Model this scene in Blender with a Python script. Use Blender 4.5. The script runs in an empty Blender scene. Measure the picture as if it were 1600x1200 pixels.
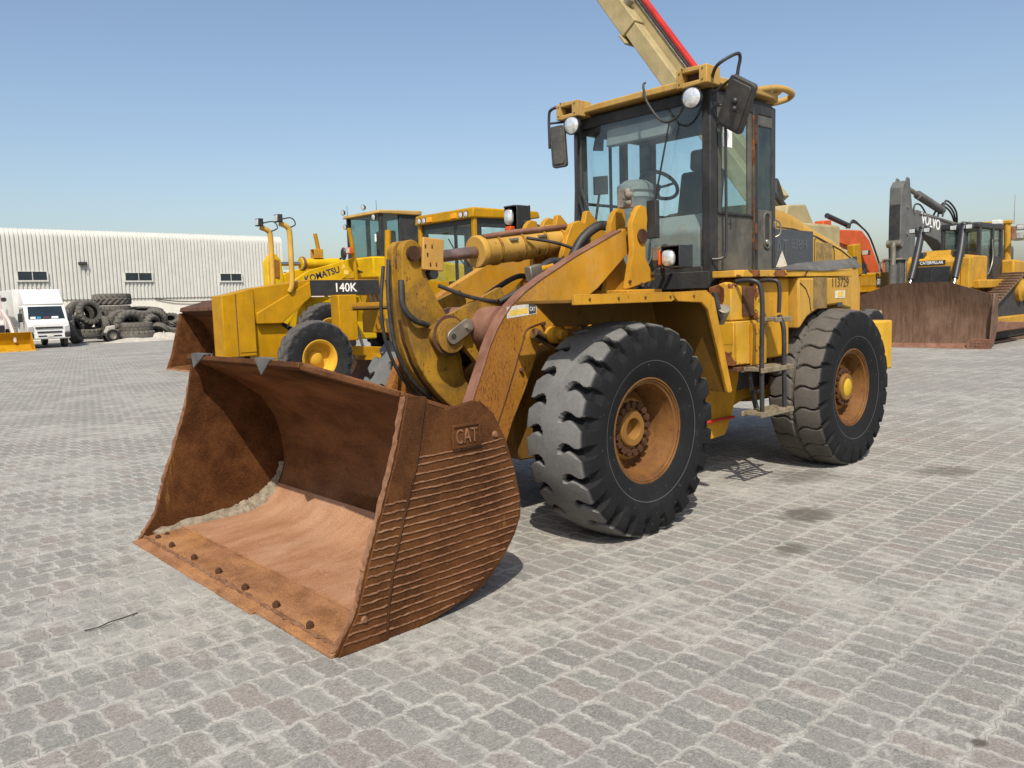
import bpy, bmesh, math, random
from mathutils import Vector, Matrix
random.seed(11)
rad = math.radians
S = bpy.context.scene
C = S.collection

# ------------------------------------------------------------------ camera
cam_d = bpy.data.cameras.new('camera'); cam = bpy.data.objects.new('camera', cam_d); C.objects.link(cam)
cam_d.sensor_fit = 'HORIZONTAL'; cam_d.sensor_width = 36.0; cam_d.lens = 28.087
cam_d.clip_start = 0.05; cam_d.clip_end = 3000
YAW, PITCH, ROLL = rad(47.5218), rad(5.9203), rad(1.8016)
_f = Vector((-math.cos(YAW), -math.sin(YAW), 0)); _r = Vector((-math.sin(YAW), math.cos(YAW), 0)); _z = Vector((0, 0, 1))
_fw = _f*math.cos(PITCH) - _z*math.sin(PITCH); _up = _f*math.sin(PITCH) + _z*math.cos(PITCH)
_R = _r*math.cos(ROLL) - _up*math.sin(ROLL); _U = _r*math.sin(ROLL) + _up*math.cos(ROLL)
_m = Matrix((_R, _U, -_fw)).transposed().to_4x4(); _m.translation = Vector((4.2323, 4.5060, 1.6015))
cam.matrix_world = _m
S.camera = cam

# ------------------------------------------------------------------ sky, sun, exposure
SUN = Vector((.57, .60, 1.0)).normalized()
w = bpy.data.worlds.new('World'); S.world = w; w.use_nodes = True
wn = w.node_tree; bg = wn.nodes['Background']
sky = wn.nodes.new('ShaderNodeTexSky'); sky.sky_type = 'NISHITA'; sky.sun_disc = False
sky.sun_elevation = math.asin(SUN.z); sky.sun_rotation = math.atan2(SUN.x, SUN.y)
sky.altitude = 0; sky.air_density = 1.06; sky.dust_density = 2.2; sky.ozone_density = 1.0
wn.links.new(sky.outputs[0], bg.inputs[0]); bg.inputs[1].default_value = 0.15
sl = bpy.data.lights.new('sun', 'SUN'); sl.energy = 4.9; sl.angle = rad(0.53); sl.color = (1, .93, .82)
so = bpy.data.objects.new('sun', sl); C.objects.link(so); so.rotation_euler = SUN.to_track_quat('Z', 'Y').to_euler()
so.location = SUN*50
S.view_settings.view_transform = 'Standard'; S.view_settings.look = 'None'
S.view_settings.exposure = 0.0; S.view_settings.gamma = 1; S.view_settings.use_curve_mapping = False
S.render.resolution_x = 1024; S.render.resolution_y = 768

# ------------------------------------------------------------------ node helpers
class NT:
    def __init__(s, name):
        s.m = bpy.data.materials.new(name); s.m.use_nodes = True
        s.t = s.m.node_tree; s.b = s.t.nodes['Principled BSDF']; s.out = s.t.nodes['Material Output']
    def n(s, typ, **k):
        x = s.t.nodes.new(typ)
        for a, b in k.items(): setattr(x, a, b)
        return x
    def l(s, a, b): s.t.links.new(a, b)
    def put(s, inp, v):
        if hasattr(v, 'links') or isinstance(v, bpy.types.NodeSocket): s.l(v, inp)
        else:
            if isinstance(v, (tuple, list)) and len(v) == 3 and inp.type == 'RGBA': v = (*v, 1)
            inp.default_value = v
    def math(s, op, a, b=0.0, c=None):
        x = s.n('ShaderNodeMath', operation=op); s.put(x.inputs[0], a); s.put(x.inputs[1], b)
        if c is not None: s.put(x.inputs[2], c)
        return x.outputs[0]
    def coord(s): return s.n('ShaderNodeTexCoord').outputs['Object']
    def pos(s): return s.n('ShaderNodeNewGeometry').outputs['Position']
    def scale(s, v, k):
        x = s.n('ShaderNodeMapping'); s.l(v, x.inputs[0]); x.inputs['Scale'].default_value = k; return x.outputs[0]
    def noise(s, v, sc, det=4, rough=.55, dist=0.0, col=False):
        x = s.n('ShaderNodeTexNoise'); s.l(v, x.inputs['Vector']); x.inputs['Scale'].default_value = sc
        x.inputs['Detail'].default_value = det; x.inputs['Roughness'].default_value = rough; x.inputs['Distortion'].default_value = dist
        return x.outputs['Color' if col else 'Fac']
    def ramp(s, f, a, b, lo=0.0, hi=1.0):
        x = s.n('ShaderNodeMapRange', interpolation_type='SMOOTHSTEP'); s.put(x.inputs[0], f)
        s.put(x.inputs[1], a); s.put(x.inputs[2], b); s.put(x.inputs[3], lo); s.put(x.inputs[4], hi); return x.outputs[0]
    def mix(s, f, a, b, mode='MIX'):
        x = s.n('ShaderNodeMix', data_type='RGBA', blend_type=mode)
        s.put(x.inputs[0], f); s.put(x.inputs[6], a); s.put(x.inputs[7], b); return x.outputs[2]
    def sep(s, v):
        x = s.n('ShaderNodeSeparateXYZ'); s.l(v, x.inputs[0]); return x.outputs
    def bump(s, h, st=.3, d=.01):
        x = s.n('ShaderNodeBump'); s.put(x.inputs['Height'], h); x.inputs['Strength'].default_value = st; x.inputs['Distance'].default_value = d
        s.l(x.outputs[0], s.b.inputs['Normal'])
    def fin(s, col, rough=.5, metal=0.0, spec=.5):
        s.put(s.b.inputs['Base Color'], col); s.put(s.b.inputs['Roughness'], rough); s.put(s.b.inputs['Metallic'], metal)
        s.put(s.b.inputs['Specular IOR Level'], spec); return s.m

RUST_A, RUST_B = (.085, .030, .014), (.24, .095, .036)
def rustcol(t, v):
    return t.mix(t.ramp(t.noise(v, 9, 6, .65), .35, .68), RUST_A, RUST_B)

def paint(name, base, rust=.62, rscale=14, rough=.45, dust=.25, dcol=(.42, .33, .2), grad=None, stretch=(1, 1, 1), blotch=None, tint=None, edge=0.0, rmix=1.0):
    """worn machine paint: fading, dust, specks of rust; grad=(axis, a, b, amount) brings more rust towards b"""
    t = NT(name); v = t.coord(); vs = t.scale(v, stretch)
    var = t.noise(v, 2.2, 5, .6)
    col = t.mix(t.ramp(var, .3, .7), tuple(c*.80 for c in base), tuple(min(1, c*1.10) for c in base))
    fine = t.noise(v, 45, 5, .7)
    d = t.math('MULTIPLY', t.ramp(t.noise(v, 3.7, 8, .72, .4), .38, .72), dust)
    col = t.mix(t.math('MULTIPLY', t.ramp(t.noise(t.scale(v, (3, 3, .5)), 5, 7, .7), .50, .72), dust*1.3), col, tuple(c*.45 for c in base))
    col = t.mix(d, col, dcol)
    if tint:
        col = t.mix(t.math('MULTIPLY', t.ramp(t.math('ADD', t.sep(v)[tint[0]], t.math('MULTIPLY', t.math('SUBTRACT', t.noise(vs, 6, 6, .65), .5), .9)), tint[1], tint[2]), .85), col, tint[3])
    n1 = t.noise(vs, rscale, 8, .68)
    thr = rust
    if grad:
        ax, a, b, am = grad
        g = t.ramp(t.sep(v)[ax], a, b, 0, am)
        thr = t.math('SUBTRACT', rust, g)
    m = t.ramp(t.math('SUBTRACT', n1, thr), 0, .045)
    if blotch:
        m2 = t.ramp(t.noise(v, blotch[0], 4, .5), blotch[1], blotch[1]+.015)
        m = t.math('MAXIMUM', m, m2)
    col = t.mix(t.math('MULTIPLY', m, rmix), col, rustcol(t, v))
    if edge:
        bv = t.n('ShaderNodeBevel', samples=4); bv.inputs['Radius'].default_value = .014
        dt = t.n('ShaderNodeVectorMath', operation='DOT_PRODUCT'); t.l(bv.outputs[0], dt.inputs[0]); t.l(t.n('ShaderNodeNewGeometry').outputs['Normal'], dt.inputs[1])
        em = t.math('MULTIPLY', t.ramp(t.math('SUBTRACT', t.math('SUBTRACT', 1.0, dt.outputs['Value']), t.math('MULTIPLY', t.noise(v, 22, 5, .7), .10)), 0.0, .07), edge)
        col = t.mix(em, col, t.mix(t.ramp(t.noise(v, 30, 3), .4, .6), (.10, .045, .02), (.30, .15, .06)))
    # thin scratches and chips
    ch = t.ramp(t.noise(t.scale(v, (1, 1, .35)), 80, 3, .6), .70, .74)
    col = t.mix(t.math('MULTIPLY', ch, .6), col, (.11, .06, .03))
    r = t.mix(m, (rough,)*3, (.88,)*3)
    rr = t.math('ADD', t.n('ShaderNodeRGBToBW').outputs[0], 0) if False else None
    x = t.n('ShaderNodeRGBToBW'); t.l(r, x.inputs[0]); ro = t.math('ADD', x.outputs[0], t.math('MULTIPLY', d, .4))
    t.bump(t.math('ADD', t.math('MULTIPLY', m, -.6), t.math('MULTIPLY', fine, .25)), .22, .004)
    return t.fin(col, ro, 0, .13)

def plain(name, base, rough=.5, metal=0, var=.18, sc=6, dust=.0, dcol=(.35, .31, .25), spec=.5, bump=0.0, bsc=120):
    t = NT(name); v = t.coord()
    n = t.noise(v, sc, 6, .62)
    col = t.mix(t.ramp(n, .3, .7), tuple(c*(1-var) for c in base), tuple(min(1, c*(1+var)) for c in base))
    ro = rough
    if dust:
        d = t.math('MULTIPLY', t.ramp(t.noise(v, sc*1.7+1.3, 8, .7), .40, .75), dust)
        col = t.mix(d, col, dcol); ro = t.math('ADD', rough, t.math('MULTIPLY', d, .35))
    if bump: t.bump(t.noise(v, bsc, 4, .6), bump, .003)
    return t.fin(col, ro, metal, spec)

def glassmat(name, tint, refl=.02, dirt=.06):
    t = NT(name); v = t.coord()
    tr = t.n('ShaderNodeBsdfTransparent'); tr.inputs[0].default_value = (*tint, 1)
    gl = t.n('ShaderNodeBsdfGlossy'); gl.inputs['Roughness'].default_value = refl; gl.inputs[0].default_value = (1, 1, 1, 1)
    fc = t.n('ShaderNodeLayerWeight').outputs['Facing']; fr = t.math('ADD', .045, t.math('MULTIPLY', t.math('POWER', fc, 5.0), .9))
    mx = t.n('ShaderNodeMixShader'); t.l(fr, mx.inputs[0]); t.l(tr.outputs[0], mx.inputs[1]); t.l(gl.outputs[0], mx.inputs[2])
    df = t.n('ShaderNodeBsdfDiffuse'); df.inputs[0].default_value = (.45, .42, .36, 1)
    m2 = t.n('ShaderNodeMixShader'); t.l(t.math('MULTIPLY', t.ramp(t.noise(v, 3, 7, .7), .3, .8), dirt), m2.inputs[0])
    t.l(mx.outputs[0], m2.inputs[1]); t.l(df.outputs[0], m2.inputs[2]); t.l(m2.outputs[0], t.out.inputs[0])
    return t.m

# ------------------------------------------------------------------ mesh helpers
class MB:
    def __init__(s): s.v = []; s.f = []; s.mi = []
    def add(s, vs, fs, mi=0):
        o = len(s.v); s.v += [tuple(p) for p in vs]; s.f += [[i+o for i in q] for q in fs]; s.mi += [mi]*len(fs); return s
    def box(s, x0, x1, y0, y1, z0, z1, mi=0):
        v = [(x, y, z) for x in (x0, x1) for y in (y0, y1) for z in (z0, z1)]
        return s.add(v, [(0, 1, 3, 2), (4, 6, 7, 5), (0, 4, 5, 1), (2, 3, 7, 6), (0, 2, 6, 4), (1, 5, 7, 3)], mi)
    def obox(s, c, size, rot, mi=0):
        a, b, d = [q/2 for q in size]; c = Vector(c)
        v = [c + rot @ Vector((x, y, z)) for x in (-a, a) for y in (-b, b) for z in (-d, d)]
        return s.add(v, [(0, 1, 3, 2), (4, 6, 7, 5), (0, 4, 5, 1), (2, 3, 7, 6), (0, 2, 6, 4), (1, 5, 7, 3)], mi)
    def prism(s, pts, a, b, ax='Y', mi=0):
        def P(p, t): return {'Y': (p[0], t, p[1]), 'X': (t, p[0], p[1]), 'Z': (p[0], p[1], t)}[ax]
        n = len(pts); v = [P(p, a) for p in pts] + [P(p, b) for p in pts]
        f = [list(range(n))[::-1], list(range(n, 2*n))] + [(i, (i+1) % n, n+(i+1) % n, n+i) for i in range(n)]
        return s.add(v, f, mi)
    def sheet(s, pts, a, b, th, ax='Y', mi=0):
        """open profile given a thickness th (offset to its left) and swept from a to b"""
        q = []
        for i, p in enumerate(pts):
            p0 = pts[max(0, i-1)]; p1 = pts[min(len(pts)-1, i+1)]
            d = Vector((p1[0]-p0[0], p1[1]-p0[1])); d.normalize(); q.append((p[0]-d.y*th, p[1]+d.x*th))
        n = len(pts)
        def P(p, t): return {'Y': (p[0], t, p[1]), 'X': (t, p[0], p[1]), 'Z': (p[0], p[1], t)}[ax]
        v = [P(p, a) for p in pts]+[P(p, b) for p in pts]+[P(p, a) for p in q]+[P(p, b) for p in q]
        f = []
        for i in range(n-1):
            f += [(i, i+1, n+i+1, n+i), (2*n+i, 3*n+i, 3*n+i+1, 2*n+i+1), (i, 2*n+i, 2*n+i+1, i+1), (n+i, n+i+1, 3*n+i+1, 3*n+i)]
        f += [(0, n, 3*n, 2*n), (n-1, 3*n-1, 4*n-1, 2*n-1)]
        return s.add(v, f, mi)
    def tube(s, pts, r, n=8, closed=False, mi=0):
        pts = [Vector(p) for p in pts]; m = len(pts); rs = r if isinstance(r, (list, tuple)) else [r]*m
        T = []
        for i in range(m):
            a = pts[(i-1) % m] if (i or closed) else pts[0]; b = pts[(i+1) % m] if (i < m-1 or closed) else pts[-1]
            T.append((b-a).normalized())
        u = T[0].orthogonal().normalized(); v = []
        for i in range(m):
            u = (u - T[i]*u.dot(T[i])); u = u.normalized() if u.length > 1e-6 else T[i].orthogonal().normalized()
            w_ = T[i].cross(u)
            for k in range(n):
                a = 2*math.pi*k/n; v.append(pts[i] + (u*math.cos(a)+w_*math.sin(a))*rs[i])
        f = []
        for i in range(m if closed else m-1):
            j = (i+1) % m
            for k in range(n): f.append((i*n+k, i*n+(k+1) % n, j*n+(k+1) % n, j*n+k))
        if not closed: f += [list(range(n))[::-1], list(range((m-1)*n, m*n))]
        return s.add(v, f, mi)
    def cyl(s, p0, p1, r0, r1=None, n=20, mi=0): return s.tube([p0, p1], [r0, r0 if r1 is None else r1], n, False, mi)
    def lathe(s, prof, o=(0, 0, 0), ax=(0, 1, 0), n=48, close=False, mi=0):
        o = Vector(o); ax = Vector(ax).normalized(); u = ax.orthogonal().normalized(); w_ = ax.cross(u); v = []; m = len(prof)
        for k in range(n):
            a = 2*math.pi*k/n; d = u*math.cos(a)+w_*math.sin(a)
            for r, t in prof: v.append(o+d*r+ax*t)
        f = []
        for k in range(n):
            j = (k+1) % n
            for i in range(m if close else m-1):
                i2 = (i+1) % m; f.append((k*m+i, k*m+i2, j*m+i2, j*m+i))
        return s.add(v, f, mi)
    def ball(s, c, r, sc=(1, 1, 1), n=14, m=9, mi=0):
        pr = [(math.sin(math.pi*i/m)*r, -math.cos(math.pi*i/m)*r) for i in range(m+1)]
        o = len(s.v); s.lathe(pr, (0, 0, 0), (0, 0, 1), n, mi=mi)
        for i in range(o, len(s.v)):
            p = s.v[i]; s.v[i] = (c[0]+p[0]*sc[0], c[1]+p[1]*sc[1], c[2]+p[2]*sc[2])
        return s
    def xf(s, M):
        s.v = [tuple(M @ Vector(p)) for p in s.v]; return s
    def mesh(s, name, mats, ang=38):
        me = bpy.data.meshes.new(name); me.from_pydata(s.v, [], s.f)
        bm = bmesh.new(); bm.from_mesh(me); bmesh.ops.remove_doubles(bm, verts=bm.verts, dist=1e-5)
        me2 = None
        bmesh.ops.recalc_face_normals(bm, faces=bm.faces); bm.to_mesh(me); bm.free()
        if len(me.polygons) == len(s.mi):
            for p, i in zip(me.polygons, s.mi): p.material_index = i
        for m in (mats if isinstance(mats, (list, tuple)) else [mats]): me.materials.append(m)
        for p in me.polygons: p.use_smooth = True
        try: me.set_sharp_from_angle(angle=rad(ang))
        except Exception: pass
        return me
    def build(s, name, mat, parent=None, bevel=0.0, ang=38, loc=None, rot=None, seg=2):
        return obj(name, s.mesh(name, mat, ang), parent, bevel, loc, rot, seg)

def obj(name, me, parent=None, bevel=0.0, loc=None, rot=None, seg=2):
    o = bpy.data.objects.new(name, me); C.objects.link(o)
    if parent: o.parent = parent
    if loc is not None: o.location = loc
    if rot is not None: o.rotation_euler = rot
    if bevel:
        b = o.modifiers.new('bevel', 'BEVEL'); b.width = bevel; b.segments = seg; b.limit_method = 'ANGLE'; b.angle_limit = rad(40)
    return o
def tag(o, label, cat, group=None):
    o['label'] = label; o['category'] = cat
    if group: o['group'] = group
    return o
def thing(name, label, cat, loc=(0, 0, 0), rz=0, group=None):
    o = bpy.data.objects.new(name, None); C.objects.link(o); o.empty_display_size = .3
    o.location = loc; o.rotation_euler = (0, 0, rz); return tag(o, label, cat, group)
def part_empty(name, parent, loc=(0, 0, 0), rot=(0, 0, 0)):
    o = bpy.data.objects.new(name, None); C.objects.link(o); o.parent = parent; o.location = loc; o.rotation_euler = rot; o.empty_display_size = .2; return o
def struct(o): o['kind'] = 'structure'; return o

def text(body, mat, parent, center, xdir, updir, width=None, height=None, ext=.002, name='lettering', bold=0.0, mirror=False):
    cu = bpy.data.curves.new(name, 'FONT'); cu.body = body; cu.align_x = 'CENTER'; cu.align_y = 'CENTER'
    cu.extrude = ext; cu.offset = bold; cu.resolution_u = 3
    o = bpy.data.objects.new('tmp', cu); C.objects.link(o)
    dg = bpy.context.evaluated_depsgraph_get()
    me = bpy.data.meshes.new_from_object(o.evaluated_get(dg)); bpy.data.objects.remove(o)
    xs = [v.co.x for v in me.vertices]; ys = [v.co.y for v in me.vertices]
    cx, cy = (min(xs)+max(xs))/2, (min(ys)+max(ys))/2; W, H = max(xs)-min(xs), max(ys)-min(ys)
    ky = height/H if height else width/W; kx = width/W if width else ky
    X = Vector(xdir).normalized(); U = Vector(updir).normalized(); N = X.cross(U); c = Vector(center)
    for v in me.vertices:
        p = v.co.copy(); v.co = c + X*((p.x-cx)*kx) + U*((p.y-cy)*ky) + N*p.z
    me.materials.clear(); me.materials.append(mat)
    return obj(name, me, parent)

def arc(c, r, a0, a1, n):
    return [(c[0]+r*math.cos(rad(a0+(a1-a0)*i/n)), c[1]+r*math.sin(rad(a0+(a1-a0)*i/n))) for i in range(n+1)]
def spline(pts, n=6):
    P = [Vector(p) for p in pts]; out = []
    for i in range(len(P)-1):
        p0 = P[max(0, i-1)]; p1 = P[i]; p2 = P[i+1]; p3 = P[min(len(P)-1, i+2)]
        for k in range(n):
            t = k/n; out.append(.5*((2*p1)+(p2-p0)*t+(2*p0-5*p1+4*p2-p3)*t*t+(3*p1-p0-3*p2+p3)*t**3))
    out.append(P[-1]); return [tuple(q) for q in out]
# ------------------------------------------------------------------ materials
CATY = (.50, .250, .020)
M = {}
M['yellow'] = paint('loader_yellow_paint', CATY, rust=.645, rscale=24, dust=.42, dcol=(.33, .175, .03), edge=.8)
M['fender_in'] = paint('muddy_shaded_paint', (.20, .105, .022), rust=.62, rscale=12, dust=.5, dcol=(.12, .07, .025))
M['yellow_box'] = paint('peeling_yellow_paint', (.56, .305, .022), rust=.68, rscale=20, dust=.25, blotch=(3.3, .555), edge=.8)
M['yellow_arm'] = paint('rusting_arm_paint', (.49, .240, .018), rust=.69, rscale=85, dust=.25, grad=(0, -.45, 1.0, .20), stretch=(1, 1, .45), tint=(0, .05, .85, (.265, .105, .026)), edge=.5, rmix=.75)
M['yellow_lever'] = paint('greasy_lever_paint', (.36, .195, .022), rust=.59, rscale=40, dust=.85, dcol=(.11, .065, .028), stretch=(1, 1, .6), edge=.9)
M['yellow_soft'] = paint('hood_paint', (.47, .265, .045), rust=.78, rscale=16, dust=.40, dcol=(.40, .26, .085))
M['yellow_roof'] = paint('roof_paint', (.44, .265, .065), rust=.78, rscale=12, dust=.45, dcol=(.42, .33, .18))
M['yellow_new'] = paint('fresh_yellow_paint', (.44, .225, .005), rust=.84, rscale=14, dust=.25, dcol=(.34, .19, .03), rough=.42, edge=.35)
M['yellow_kom'] = paint('lemon_yellow_paint', (.60, .37, .006), rust=.84, rscale=12, dust=.2, dcol=(.42, .28, .04), rough=.4)
M['yellow_doz'] = paint('dozer_paint', (.48, .255, .022), rust=.74, rscale=16, dust=.40, dcol=(.34, .22, .08), edge=.5)
M['yellow_rim'] = paint('rim_paint', (.190, .088, .026), rust=.585, rscale=14, dust=.75, dcol=(.105, .046, .020))
M['yellow_rim2'] = paint('rim_yellow_paint', (.62, .34, .03), rust=.75, rscale=10, dust=.2, dcol=(.3, .18, .07))
M['orange'] = paint('orange_paint', (.58, .095, .022), rust=.85, dust=.15, dcol=(.4, .2, .1))
M['grey_exc'] = paint('excavator_grey_paint', (.115, .118, .115), rust=.84, dust=.35, dcol=(.22, .20, .17), rough=.5)
M['beige'] = paint('beige_paint', (.37, .30, .155), rust=.85, dust=.25, dcol=(.34, .28, .17))  # base darkened: the shade on the boom's underside is put into the colour
M['red'] = paint('red_paint', (.50, .035, .025), rust=.85, dust=.15, dcol=(.3, .12, .08))
M['white'] = plain('white_paint', (.68, .68, .655), .35, var=.04, dust=.15, dcol=(.55, .51, .44))
M['cream'] = plain('cream_sheet', (.55, .545, .50), .5, var=.05, sc=1.3, dust=.18, dcol=(.62, .58, .48))
M['pink'] = plain('faded_pink_paint', (.62, .50, .45), .5, var=.1, dust=.3)
M['cab'] = paint('cab_grey_paint', (.034, .035, .035), rust=.79, rscale=9, dust=.30, dcol=(.12, .115, .10), rough=.42)
M['cab_dirty'] = paint('cab_door_paint', (.085, .084, .074), rust=.70, rscale=7, dust=.6, dcol=(.19, .175, .14), stretch=(1, 1, .4), rough=.5)
M['black'] = plain('black_plastic', (.022, .022, .023), .45, var=.2, dust=.18, dcol=(.09, .085, .08))
M['hose'] = plain('hose_rubber', (.020, .020, .020), .55, dust=.35, dcol=(.12, .10, .07))
M['dark'] = plain('dark_steel', (.03, .028, .026), .7, var=.3, dust=.3, dcol=(.10, .08, .06))
M['grey_int'] = plain('interior_grey', (.24, .25, .25), .6, var=.08, dust=.2)
M['seat'] = plain('seat_cloth', (.035, .036, .042), .9, var=.2)
M['steel'] = plain('bare_steel', (.46, .44, .42), .28, metal=1, var=.12)
M['steel_dull'] = plain('dull_steel', (.30, .27, .22), .5, metal=.8, var=.25, dust=.3, dcol=(.3, .22, .1))
M['mirror_back'] = plain('mirror_back_plastic', (.045, .043, .040), .55, var=.15, dust=.5, dcol=(.13, .12, .10))
M['lens'] = plain('lamp_lens', (.72, .73, .72), .12, metal=.55, var=.25, sc=25)
M['amber'] = plain('orange_lens', (.62, .085, .012), .25, var=.1)
M['amber2'] = plain('amber_lens', (.80, .33, .01), .25, var=.1)
M['redlens'] = plain('red_lens', (.42, .03, .01), .25)
M['paper'] = plain('white_paper', (.82, .82, .80), .7, var=.03)
M['sticker_y'] = plain('yellow_sticker', (.72, .50, .10), .5, var=.15)
M['sticker_w'] = plain('worn_white_sticker', (.58, .56, .48), .6, var=.2, sc=30)
M['sticker_k'] = plain('charcoal_sticker', (.05, .055, .055), .4, var=.15)
M['letter_w'] = plain('white_lettering', (.82, .82, .80), .45, var=.03)
M['letter_ghost'] = plain('faded_lettering', (.085, .092, .098), .5, var=.1)
M['letter_k'] = plain('dark_lettering', (.03, .025, .02), .6)
M['letter_blue'] = plain('navy_lettering', (.012, .014, .05), .4)
M['decal_grey'] = plain('hood_decal', (.045, .052, .062), .35, var=.1, dust=.2, dcol=(.12, .11, .10))
M['mat'] = plain('rubber_mat', (.085, .083, .078), .75, var=.2, dust=.4, dcol=(.2, .18, .15))
M['sand'] = plain('sand_crust', (.20, .165, .12), .95, var=.35, sc=22, bump=1.0, bsc=45)
M['gravel'] = plain('sand_heap', (.40, .37, .315), .95, var=.14, sc=5, bump=.8, bsc=30)
M['concrete'] = plain('painted_block', (.70, .67, .58), .85, var=.05, sc=2, dust=.25, dcol=(.5, .45, .36), bump=.2)
M['track'] = plain('track_steel', (.17, .105, .062), .6, metal=.3, var=.25, dust=.4, dcol=(.26, .19, .12))
M['glass'] = glassmat('tinted_glass', (.90, .955, .95), dirt=.06)
M['glass_side'] = glassmat('side_glass', (.74, .83, .80), dirt=.08)
M['glass_far'] = glassmat('machine_glass', (.70, .80, .79), dirt=.08)
M['glass_dark'] = plain('dark_window_glass', (.016, .026, .034), .08, var=.2, sc=2)
M['orange_dk'] = plain('dark_recess', (.05, .02, .012), .8)

def bucketmat(name, a, b, c, streak=(1, 1, 1), fl=.5, rough=.62, sc=5, yellow=False, hf=0):
    t = NT(name); v = t.coord(); vs = t.scale(v, streak)
    n1 = t.noise(vs, sc, 8, .65, .3); n2 = t.noise(v, 1.7, 5, .6); n3 = t.noise(v, 60, 6, .7)
    col = t.mix(t.ramp(n1, .33, .68), a, b); col = t.mix(t.math('MULTIPLY', t.ramp(n2, .45, .72), fl), col, c)
    col = t.mix(t.math('MULTIPLY', t.ramp(n3, .5, .8), .35), col, tuple(q*.55 for q in a))
    if hf:
        n4 = t.noise(v, 130, 6, .75); col = t.mix(t.math('MULTIPLY', t.ramp(n4, .54, .62), .55), col, tuple(q*.45 for q in a)); col = t.mix(t.math('MULTIPLY', t.ramp(n4, .46, .38), .45), col, tuple(min(1, q*1.35) for q in c))
        sc_ = t.ramp(t.noise(t.scale(v, (14, 1, 1)), 9, 5, .7), .64, .70); col = t.mix(t.math('MULTIPLY', sc_, .25), col, tuple(q*.5 for q in a))
    if yellow:
        y = t.ramp(t.noise(t.scale(v, (2.2, 2.2, .45)), 5, 6, .7), .60, .72); s_ = t.sep(v)
        band = t.math('MULTIPLY', t.ramp(s_[2], .12, .35), t.ramp(s_[2], .72, .5))
        col = t.mix(t.math('MULTIPLY', t.math('MULTIPLY', y, band), .55), col, (.30, .155, .03))
    t.bump(t.math('ADD', n3, t.math('MULTIPLY', n1, 1.5)), .35, .004)
    return t.fin(col, t.ramp(n1, .2, .8, rough-.10, rough+.2), 0, .14)
M['bucket'] = bucketmat('bucket_rust', (.046, .0168, .0060), (.110, .0430, .0140), (.145, .061, .0185), yellow=True, hf=1)
M['bucket_in'] = bucketmat('bucket_inside_rust', (.085, .0320, .0120), (.185, .077, .029), (.22, .108, .049), (1, .4, 1), hf=1)
M['bucket_floor'] = bucketmat('bucket_floor_scoured', (.28, .135, .070), (.375, .205, .118), (.42, .26, .165), (.5, 1.6, 1), .6, .50, 4, hf=1)
M['edge'] = bucketmat('cutting_edge_rust', (.165, .076, .038), (.29, .145, .072), (.46, .225, .075), (1, .6, 1), .6, .55, 6, hf=1)
M['rust_dark'] = bucketmat('dark_rust', (.055, .028, .016), (.13, .06, .033), (.16, .08, .045))
M['rust_tube'] = bucketmat('brown_oxide', (.15, .070, .045), (.24, .125, .085), (.30, .17, .12), fl=.5, rough=.5)
M['blade'] = bucketmat('dozer_blade_steel', (.090, .050, .031), (.155, .092, .060), (.22, .145, .098), (1, 3, .3), .6, .45, 5, hf=1)
M['weld'] = bucketmat('weld_bead', (.13, .060, .030), (.24, .125, .070), (.3, .18, .11), sc=18)

def rubbermat(name, r0, r1, dusty, dark=(.013, .0135, .0145), dcol=(.20, .195, .185), side=.12, ringline=0):
    t = NT(name); v = t.coord(); x, y, z = t.sep(v)
    r = t.math('SQRT', t.math('ADD', t.math('MULTIPLY', x, x), t.math('MULTIPLY', z, z)))
    n = t.noise(v, 5, 8, .68, .2); n2 = t.noise(v, 38, 6, .7)
    top = t.ramp(r, r0, r1)
    d = t.math('MULTIPLY', top, t.ramp(n, .15, .75, dusty*.62, dusty))
    d = t.math('ADD', d, t.math('MULTIPLY', t.ramp(n, .48, .85), side))
    d = t.math('MULTIPLY', d, t.ramp(n2, .05, .6, .65, 1.0))
    col = t.mix(d, dark, dcol)
    # scuffs and faint moulding rings on the sidewall
    sc = t.ramp(t.noise(v, 24, 3, .5), .67, .72); col = t.mix(t.math('MULTIPLY', sc, .25), col, (.15, .145, .14))
    ring = t.math('SINE', t.math('MULTIPLY', r, 160.0))
    t.bump(t.math('ADD', t.math('MULTIPLY', n2, .8), t.math('MULTIPLY', ring, .10)), .35, .006)
    if ringline:
        lm_ = t.ramp(t.math('ABSOLUTE', t.math('SUBTRACT', r, ringline)), .0035, .0015); col = t.mix(t.math('MULTIPLY', lm_, .5), col, (.16, .155, .15))
    return t.fin(col, .78, 0, .22)
M['tyre_f'] = rubbermat('front_tyre_rubber', .690, .712, 1.0, dark=(.0095, .010, .011), dcol=(.17, .168, .16), side=.12, ringline=.472)
M['tyre_r'] = rubbermat('rear_tyre_rubber', .690, .712, .95, dark=(.0095, .010, .011), dcol=(.125, .113, .098), side=.10, ringline=.472)
M['tyre_pile'] = rubbermat('scrap_tyre_rubber', .30, .62, .75, dark=(.03, .029, .027), dcol=(.17, .155, .13), side=.5)
M['tyre_far'] = rubbermat('machine_tyre_rubber', .62, .68, .55, dark=(.018, .018, .019), dcol=(.16, .15, .14), side=.2)

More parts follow.
